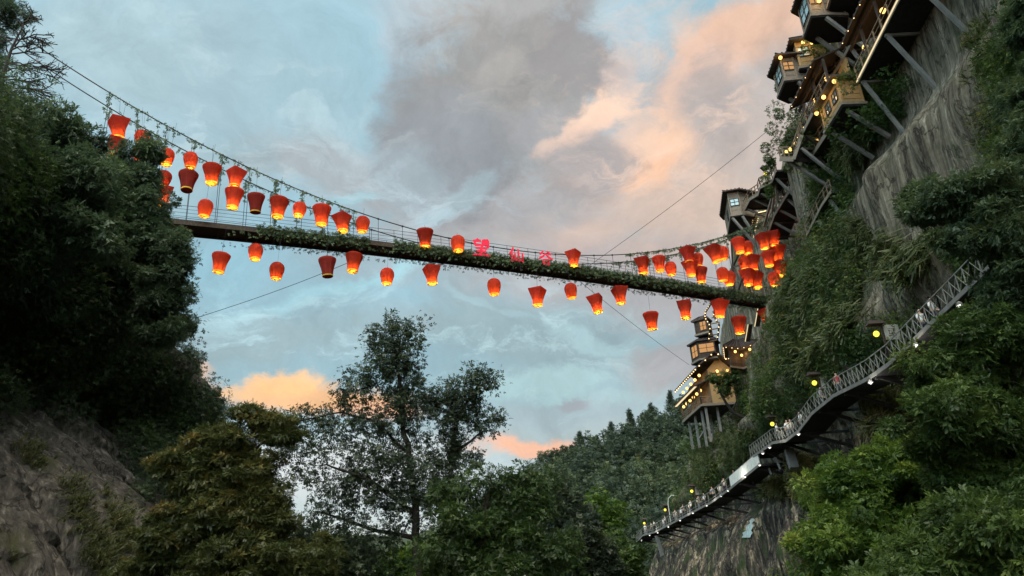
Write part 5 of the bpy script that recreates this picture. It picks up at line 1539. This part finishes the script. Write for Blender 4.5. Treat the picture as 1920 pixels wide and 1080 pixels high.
# little lit cabin under the near gallery
c = pz(32.6, (1549, 243), (1580, 192))
polyhouse('lit_cabin', 'small cabin glowing amber under the honey gallery, its windows dark', 'cabin', [c[0], c[1], back(c[1], 1.5, .1), back(c[0], 1.5, .1)], 32.5, 2.1, .55, .7,
          wins=[(0, .35, 1.15, .8, .8, GLASS), (0, .75, 1.15, .8, .8, GLASS)], wallm=WALLLIT, lamps=[(c[1][0] - .35, c[1][1] - .3, 34.2), (c[0][0] - .3, c[0][1] + .2, 34.2), (c[0][0] * .5 + c[1][0] * .5 - .4, c[0][1] * .5 + c[1][1] * .5, 34.3)],
          braces=[((c[0][0] + .3, c[0][1] - .2, 32.2), (c[0][0] + 2.8, c[0][1] - .2, 29.8)), ((c[1][0] + .3, c[1][1] + .4, 32.2), (c[1][0] + 2.8, c[1][1] + .4, 29.8))])
# stacked cabins
c = pz(29.6, (1299, 681), (1313, 673), (1343, 669))
polyhouse('stacked_cabin', 'lower of two dark stacked cabins, with wide lit slatted windows', 'cabin', [c[0], c[1], c[2], back(c[2], 1, 2), back(c[0], 2.5, 1.5)], 29.6, 2.5, .35, .7,
          wins=[(0, .5, 1.3, 1.4, 1.6, WARM), (1, .5, 1.4, 2.1, 1.2, WARM)], wallm=WOOD_DK)
c = pz(33.0, (1306, 628), (1313, 626), (1328, 622))
polyhouse('stacked_cabin', 'upper of two dark stacked cabins, small, with one glowing window', 'cabin', [c[0], c[1], c[2], back(c[2], .8, 1.4), back(c[0], 1.8, 1.4)], 33.0, 1.9, .3, .6,
          wins=[(1, .5, 1.0, .9, 1.2, WARM)], wallm=WOOD_DK)
# bulb-lit stair frame
fr = [onX(*p, 24) for p in ((1338, 562), (1323, 585), (1322, 596), (1332, 612), (1329, 640))]
root = empty('bulb_lit_frame', fr[-1], 'narrow zigzag stair frame edged with warm bulbs below the bridge end', 'stair frame')
f_ = [np.array(p) - fr[-1] for p in fr]; m = MB(); bl = MB()
for a, b in zip(f_[:-1], f_[1:]):
    for o in ((0, 0, 0), (1.0, -.4, 0)):
        m.beam(a + o, b + o, .16); k = max(2, int(np.linalg.norm(b - a) / .7))
        for q in range(k): bl.box(tuple(a + (b - a) * (q + .5) / k + o + np.array((-.05, -.12, 0))), (.10, .10, .10))
m.build('frame', WOOD_DK, root); bl.build('bulb_string', BULB, root)
for q in range(8):
    a = f_[0] * (1 - q / 7) + f_[-1] * q / 7; MB().beam(a, a + (1.0, -.4, 0), .12).build('step', WOOD, root)

# ---- the stilt pavilion
c = pz(23.6, (1280, 790), (1315, 758), (1380, 754))
zf = 23.6; A3, B3, C3 = np.array(c[0][:2]), np.array(c[1][:2]), np.array(c[2][:2]); D3 = A3 + (C3 - B3) * 1.0
base = np.array([A3[0], A3[1], zf])
pav = empty('stilt_pavilion', base, 'two-tier timber pavilion on tall stilts, glowing amber with hanging lanterns', 'pavilion')


def pl3(p, z): return np.array([p[0], p[1], z]) - base


poly = [A3, B3, C3, D3]; pr = MB(); pr.prism([tuple(p - A3) for p in (poly if np.cross(B3 - A3, C3 - B3) > 0 else poly[::-1])], -.3, 0); pr.build('floor_slab', UNDER, pav)
tr = MB()
for a, b in ((A3, B3), (B3, C3)): tr.beam(pl3(a, zf - .1), pl3(b, zf - .1), .14, .3)
tr.build('floor_trim', WOOD_LT, pav)
railing(pav, [tuple(pl3(A3 * .99 + C3 * .01, zf)), tuple(pl3(B3, zf)), tuple(pl3(B3 * .62 + C3 * .38, zf))], 1.0, .8, 3, WOOD)
e1 = (C3 - B3) / np.linalg.norm(C3 - B3); e0 = (B3 - A3) / np.linalg.norm(B3 - A3); LAB = np.linalg.norm(B3 - A3); LBC = np.linalg.norm(C3 - B3)
for t in (0.01, .33, .66, .99):
    p = A3 + e0 * LAB * t + e1 * .1; MB().beam(pl3(p, zf), pl3(p, zf + 2.6), .18).build('post', WOOD_DK, pav)
iw = [A3 + e1 * 1.5, B3 + e1 * 1.5, C3 + 0 * e1]; q_ = B3 + e1 * 1.5
for a, b, hh, mm in ((A3 + e1 * 1.5, q_, 4.6, WOOD), (q_, C3, 4.6, WALLLIT), (C3, D3, 4.6, WOOD), (D3, A3 + e1 * 1.5, 4.6, WOOD)):
    MB().beam(pl3(a, zf + hh / 2), pl3(b, zf + hh / 2), .12, hh).build('wall', mm, pav)
# lower awning with a glowing soffit over the balcony
o_in = A3 + e1 * 1.45; o_in2 = B3 + e1 * 1.45; nrm = -e1
aw0, aw1 = A3 - e1 * .7 - e0 * .6, B3 - e1 * .7 + e0 * .3
m = MB(); V = [pl3(aw0, zf + 2.35), pl3(aw1, zf + 2.35), pl3(o_in2 + e0 * .3, zf + 3.1), pl3(o_in - e0 * .6, zf + 3.1)]
V += [v + (0, 0, .1) for v in V]; m.add(V, [(3, 2, 1, 0), (4, 5, 6, 7), (0, 1, 5, 4), (1, 2, 6, 5), (2, 3, 7, 6), (3, 0, 4, 7)])
for q in range(int(LAB / .5)): t = (q + .5) / int(LAB / .5); m.beam(V[4] * (1 - t) + V[5] * t + (0, 0, .03), V[7] * (1 - t) + V[6] * t + (0, 0, .03), .1)
m.build('awning', TILE, pav)
MB().beam(pl3(aw0 + e1 * .2, zf + 2.28), pl3(aw1 + e1 * .2, zf + 2.28), .28, .05).build('light_strip', STRIP, pav)
# main gable roof: ridge runs into the picture along e0, gable towards the viewer
E0, E1 = A3 - e1 * .3 - e0 * 1.0, B3 - e1 * .3 + e0 * 1.2; E2, E3 = C3 + e1 * .6 + e0 * 1.2, D3 + e1 * .6 - e0 * 1.0
zr, ze = zf + 6.6, zf + 4.5; Rg0 = (E0 + E3) / 2; Rg1 = (E1 + E2) / 2
m = MB(); V = [pl3(E0, ze), pl3(E1, ze), pl3(Rg1, zr), pl3(Rg0, zr), pl3(E3, ze), pl3(E2, ze)]; V2 = [v + (0, 0, .16) for v in V]
m.add(V + V2, [(3, 2, 1, 0), (4, 5, 2, 3), (6, 7, 8, 9), (9, 8, 11, 10), (0, 1, 7, 6), (5, 4, 10, 11), (1, 2, 8, 7), (2, 5, 11, 8), (3, 0, 6, 9), (4, 3, 9, 10)])
k = int(LAB / .45)
for q in range(k):
    t = (q + .5) / k; m.beam(V2[0] * (1 - t) + V2[1] * t, V2[3] * (1 - t) + V2[2] * t, .1); m.beam(V2[4] * (1 - t) + V2[5] * t, V2[3] * (1 - t) + V2[2] * t, .1)
rf = m.build('roof', TILE, pav); bl = MB()
for (a, b) in ((V[0], V[1]), (V[1], V[2]), (V[2], V[5])):
    k = int(np.linalg.norm(b - a) / .9)
    for q in range(k): bl.box(tuple(a + (b - a) * (q + .5) / k - (0, 0, .06)), (.12, .12, .12))
bl.build('bulb_string', BULB, rf)
g_ = MB(); ga, gb, gc = q_ + 0 * e0, C3, (q_ + C3) / 2
g_.add([pl3(ga, zf + 4.58), pl3(gb, zf + 4.58), pl3(gc, zf + 6.1), pl3(ga - e0 * .1, zf + 4.58), pl3(gb - e0 * .1, zf + 4.58), pl3(gc - e0 * .1, zf + 6.1)], [(0, 1, 2), (5, 4, 3), (0, 3, 4, 1), (1, 4, 5, 2), (2, 5, 3, 0)])
g_.build('gable', WALLLIT, pav)
for q in range(6):
    t = (q + .4) / 5.6; p = A3 + (B3 - A3) * t + e1 * .25; roundlamp(pav, tuple(pl3(p, zf + 1.9)), .20)
    if q % 2 == 0: glow(pav, tuple(pl3(p, zf + 1.5)), 16); glow(pav, tuple(pl3(p, zf + 3.8)), 16)
for q in range(5):
    t = (q + .3) / 4.6; p = A3 + (B3 - A3) * t + e1 * .5; roundlamp(pav, tuple(pl3(p, zf + 4.0)), .20)
for t in (.35, .8): p = q_ + (C3 - q_) * t + e0 * .55; roundlamp(pav, tuple(pl3(p, zf + 4.1)), .2); glow(pav, tuple(pl3(p + e0 * .5, zf + 3.9)), 24)
for (u, v, dz) in ((.12, .12, 4.2), (.45, .12, 4.6), (.75, .14, 5.0), (.95, .14, 4.8), (.9, .5, 3.5), (.5, .55, 3.5)):
    p = A3 + (B3 - A3) * u + (C3 - B3) * v; MB().beam(pl3(p, zf - .3), pl3(p, zf - dz), .28).build('stilt', CONC, pav)
p, p2 = A3 + (B3 - A3) * .75 + (C3 - B3) * .2, A3 + (B3 - A3) * .45 + (C3 - B3) * .15
MB().beam(pl3(p, zf - 2.6), pl3(p2, zf - 3.4), .22).build('tie_beam', CONC, pav)

# open-sided shed at the right of the stacked cabins
c = pz(25.0, (1372, 690), (1393, 693), (1416, 686))
root = polyhouse('open_shed', 'low dark tea shed with round lamps, half hidden in trees right of the pavilion', 'shed', [c[0], c[1], c[2], back(c[2], .5, 3), back(c[0], 1, 3)], 25.2, 2.2, .8, 1.3,
                 wallm=WOOD_DK, bulbs=True, lamps=[(c[0][0] + .5, c[0][1] - .8, 26.7), (c[1][0], c[1][1] - .5, 26.6), (c[1][0] + .7, c[1][1] - .4, 27.0), (c[2][0] - .4, c[2][1] - .4, 26.9)])

# more tiers of timber crowded on the cliff
g7 = gallery('amber_gallery', 'short upper gallery with amber-lit wall tucked behind the top pod', [onX(1640, -60, 27.2), onX(1618, 2, 27.2), onX(1600, 34, 27.2)], 2.2, lamp_step=2.0, drop=2.5, width=1.8, bstep=3)
g8 = walk('lower_tier_walk', 'railed timber tier under the terrace, running down behind the slatted awning', [onX(1507, 318, 28.6), onX(1470, 372, 28.6), onX(1452, 402, 28.6), onX(1436, 448, 28.6)], 2.4, .25,
          rail=lambda r_, L_: railing(r_, L_, 1.05, .9, 2, WOOD), cat='walkway', brace_step=2.4, brace_drop=3.5)
g9 = gallery('shaded_gallery', 'dark roofed gallery squeezed between the lit cabin and the terrace', [onX(1556, 238, 25.4), onX(1536, 268, 25.4), onX(1512, 305, 25.4)], 2.2, wallm=WOOD, lamp_step=3.0, drop=3.0, width=2.0, bstep=3)
fr = empty('timber_trestle', onX(1378, 562, 29), 'tall dark timber trestle rising behind the right end of the bridge', 'trestle')
m = [np.array(onX(a, b, 29.0)) - onX(1378, 562, 29) for a, b in ((1378, 562), (1374, 500), (1371, 448), (1406, 558), (1402, 495), (1400, 444))]
for a, b in ((0, 1), (1, 2), (3, 4), (4, 5), (1, 4), (2, 5), (0, 4), (1, 5), (3, 1), (4, 2)): MB().beam(m[a], m[b], .2).build('beam', WOOD_DK, fr)
for (px, py, X, sx, z_) in ((1402, 640, 26, 3.0, 0), (1420, 612, 26.2, 2.2, 0)):
    p = np.array(onX(px, py, X)); r_ = empty('lit_eave', p, 'slanting roof edge traced by a white light line, ' + ('nearer the shed' if px == 1402 else 'higher, beside the last lantern'), 'roof edge')
    MB().beam((0, 0, 0), (.3, -1.2, 1.6), .5, .12).build('eave_board', WOOD_DK, r_); MB().beam((-.28, 0, .0), (.02, -1.2, 1.6), .07).build('light_strip', STRIP, r_)

# shrubs growing between the upper galleries
L = Leaves()
for (px, py, X, r, n) in ((1640, 165, 26.5, 1.6, 12), (1610, 205, 26.5, 1.4, 10), (1680, 190, 27, 1.3, 9), (1650, 215, 27, 1.3, 9), (1590, 240, 26.5, 1.0, 7), (1545, 300, 26.5, .9, 6), (1500, 190, 27.5, 1.2, 5), (1490, 225, 27, 1.1, 6), (1475, 255, 26.5, 1.1, 8), (1462, 285, 26.2, .9, 6), (1450, 305, 26, .6, 4), (1560, 60, 27.6, 1.1, 5), (1555, 95, 27.2, 1.0, 5), (1530, 140, 27, .9, 5),
                          (1515, 165, 26.5, 1.0, 6), (1545, 270, 26.5, 1.3, 7), (1440, 345, 26.4, .6, 4), (1585, 130, 28, .8, 4), (1300, 830, 26, 1.2, 8), (1335, 830, 26, 1.4, 9), (1315, 850, 25, 1.3, 9), (1355, 800, 26.5, 1.3, 8), (1500, 160, 26.4, .7, 4)):
    ctr = np.array(onX(px, py, X)) + rng.normal(size=(n, 3)) * r * .8
    L.clumps(ctr, rng.uniform(.4, .8, n) * r, 130, SPRAY, .24, .5, droop=.1)
tag(L.build('terrace_shrubs', LEAF_MID), 'bushes crowding between the galleries and pods on the upper cliff', 'shrubs', kind='stuff')

# ---- small fall of pale water
WATER = mat('falling_water', (.30, .38, .37), .25, var=.35, vscale=2, stretch=(3, 3, .3), spec=.6)
V = []; Fq = []
for i in range(9):
    t = i / 8; cx = 1411 - 12 * t + 1.5 * math.sin(i * 3.1); py = 972 + 36 * t; hw = 2 + 7 * t + 2.5 * math.sin(i * 2.3)
    for j in range(5):
        h_ = BV_R.ray_cast(Vector(EYE), Vector(ray(cx + hw * (j / 2 - 1), py)))
        q = h_[0] if h_[0] else Vector(onX(cx, py, 22)); q = q - Vector(ray(cx, py)) * .25; V.append(tuple(q))
for i in range(8):
    for j in range(4): a = i * 5 + j; Fq.append((a, a + 1, a + 6, a + 5))
m = MB(); m.add(V, Fq); o = m.build('waterfall', WATER, smooth=True); tag(o, kind='structure')

# ---- utility pole and a curved lamp far down the valley
b = onY(985, 1092, 95); root = empty('utility_pole', b, 'pale utility pole with short crossarms low in the middle of the valley', 'pole')
PALE = mat('pale_concrete', (.55, .53, .48), .8, var=.2)
MB().tube([(0, 0, -1), (-.1, 0, 2.9)], [.2, .13], 8).build('post', PALE, root); MB().box((-.1, 0, 2.6), (1.3, .12, .12)).box((-.1, 0, 2.1), (1.0, .12, .12)).build('crossarm', PALE, root)
b = np.array(onX(1256, 966, 20.9)); root = empty('curved_lamp', b, 'grey curved street lamp, unlit, behind the lower plank walk', 'lamp')
MB().tube([(0, 0, -1), (-.05, 0, 1.6), (.1, 0, 2.4), (.6, 0, 2.8), (1.0, 0, 2.75)], [.08, .07, .06, .06, .1], 7).build('post', PALE, root); MB().box((1.15, 0, 2.7), (.5, .22, .1)).build('head', CONC, root)

# ================================================================== people
SKINM = mat('skin', (.50, .32, .22), .6, var=.1); HAIRM = mat('hair', (.015, .012, .010), .6)
TOPS = [mat('cloth_white', (.75, .75, .72), .8, var=.1), mat('cloth_grey', (.30, .31, .33), .8, var=.2), mat('cloth_red', (.45, .05, .05), .8, var=.2), mat('cloth_cream', (.62, .54, .42), .8, var=.1), mat('cloth_dark', (.05, .055, .07), .8, var=.2)]
TN = ['white', 'grey', 'red', 'cream', 'dark']


def skin_mesh(name, verts, edges, radii, m, levels=1):
    me = bpy.data.meshes.new(name); me.from_pydata(verts, edges, []); o = bpy.data.objects.new(name, me); C.objects.link(o)
    md = o.modifiers.new('s', 'SKIN'); md.use_smooth_shade = True
    for i, r in enumerate(radii): me.skin_vertices[0].data[i].radius = (r, r * .85)
    me.skin_vertices[0].data[0].use_root = True
    if levels: o.modifiers.new('d', 'SUBSURF').levels = levels
    dg = bpy.context.evaluated_depsgraph_get(); me2 = bpy.data.meshes.new_from_object(o.evaluated_get(dg)); me2.name = name
    bpy.data.objects.remove(o); me2.materials.clear(); me2.materials.append(m); return me2


def person_meshes(pose):
    a = pose
    V = [(0, 0, .93), (0, 0, 1.10), (0, 0, 1.30), (0, 0, 1.44), (0, -.01, 1.52), (0, -.02, 1.60), (0, -.02, 1.70),
         (-.17, 0, 1.40), (-.22, -.04 * a, 1.14), (-.20, -.16 * a - .06, .92), (-.19, -.2 * a - .1, .83),
         (.17, 0, 1.40), (.23, .02, 1.14), (.20, -.10 - .12 * (1 - a), .95), (.18, -.16 - .2 * (1 - a), .90),
         (-.09, 0, .86), (-.10, -.05 * a, .48), (-.10, .06 * a, .09), (-.10, -.10 + .06 * a, .03),
         (.09, 0, .86), (.10, .03 * a, .48), (.10, -.08 * a, .09), (.10, -.22 - .02 * a, .03)]
    E_ = [(0, 1), (1, 2), (2, 3), (3, 4), (4, 5), (5, 6), (3, 7), (7, 8), (8, 9), (9, 10), (3, 11), (11, 12), (12, 13), (13, 14), (0, 15), (15, 16), (16, 17), (17, 18), (0, 19), (19, 20), (20, 21), (21, 22)]
    Rr = [.125, .115, .135, .10, .048, .095, .075, .062, .045, .036, .032, .062, .045, .036, .032, .09, .062, .042, .035, .09, .062, .042, .035]
    body = skin_mesh('body', V, E_, Rr, SKINM)
    sh_i = [0, 1, 2, 3, 7, 8, 11, 12]; mp = {v: i for i, v in enumerate(sh_i)}
    Vs = [V[i] for i in sh_i]; Es = [(mp[x], mp[y]) for x, y in E_ if x in mp and y in mp]
    Rs = [.155, .135, .155, .11, .082, .066, .082, .066]
    lg = [0, 15, 16, 17, 19, 20, 21]; mq = {v: i for i, v in enumerate(lg)}
    Vl = [V[i] for i in lg]; El = [(mq[x], mq[y]) for x, y in E_ if x in mq and y in mq]; Rl = [.142, .115, .082, .062, .115, .082, .062]
    hv = [(0, .025, 1.66), (0, .03, 1.72), (0, .06, 1.60)]
    return body, (Vs, Es, Rs), (Vl, El, Rl), skin_mesh('hair', hv, [(0, 1), (0, 2)], [.105, .085, .075], HAIRM)


POSES = [person_meshes(p) for p in (0.0, 1.0)]
CL = {}


def person(p, rz, pose, top, bot, label, s=1.0):
    body, sh, lg, hair = POSES[pose]; root = empty('person', p, label, 'person', 'visitors on the cliff walks', rz); root.scale = (s, s, s)
    for nm, d_, mi in (('shirt', sh, top), ('trousers', lg, bot)):
        if (nm, pose, mi) not in CL: CL[(nm, pose, mi)] = skin_mesh(nm, *d_, TOPS[mi])
    bo = bpy.data.objects.new('body', body); C.objects.link(bo); bo.parent = root
    for nm, me in (('shirt', CL[('shirt', pose, top)]), ('trousers', CL[('trousers', pose, bot)]), ('hair', hair)):
        o = bpy.data.objects.new(nm, me); C.objects.link(o); o.parent = root


def on_path(P, px):
    pts = [(proj(p)[0], np.array(p)) for p in P]
    for (a, A), (b, B) in zip(pts[:-1], pts[1:]):
        if b <= px <= a: t = (a - px) / (a - b); return A + (B - A) * t
    return pts[-1][1]


pp = sorted([(1205, 0, 1), (1213, 3, 1), (1222, 0, 0), (1236, 0, 1), (1243, 0, 0), (1254, 1, 1), (1261, 3, 0), (1267, 0, 1), (1276, 1, 0), (1283, 3, 1), (1290, 0, 0), (1298, 3, 1), (1304, 3, 0), (1310, 0, 1),
             (1330, 1, 1), (1338, 0, 0), (1352, 3, 0), (1362, 0, 1), (1370, 0, 0), (1375, 1, 1)])
for i, (px, tp, po) in enumerate(pp):
    q = on_path(P2, px) + np.array([.55 + .35 * (i % 2), 0, 0])
    person(q, rng.uniform(-1.9, 1.0), po, tp, 4 if i % 3 else 1, f'person in a {TN[tp]} top, {ORD[i]} from the far end of the lower plank walk', rng.uniform(.92, 1.05))
for i, (px, tp, po, lb) in enumerate([(1447, 0, 1, 'person in a white top at the foot of the upper plank walk'), (1466, 0, 0, 'person in a white top resting at the bend of the plank walk'), (1472, 3, 1, 'person in a cream top at the bend of the plank walk'),
                                      (1490, 0, 0, 'person in a white top just above the bend of the plank walk'), (1528, 1, 1, 'person in a grey top climbing the plank walk'), (1558, 2, 0, 'person in a red top midway up the plank walk'),
                                      (1716, 0, 1, 'person in a white top high on the plank walk'), (1736, 0, 0, 'person in a white top, highest on the plank walk')]):
    q = on_path(P1, px) + np.array([.7, 0, 0]); person(q, rng.uniform(-1.9, 1.0), po, tp, 4, lb)
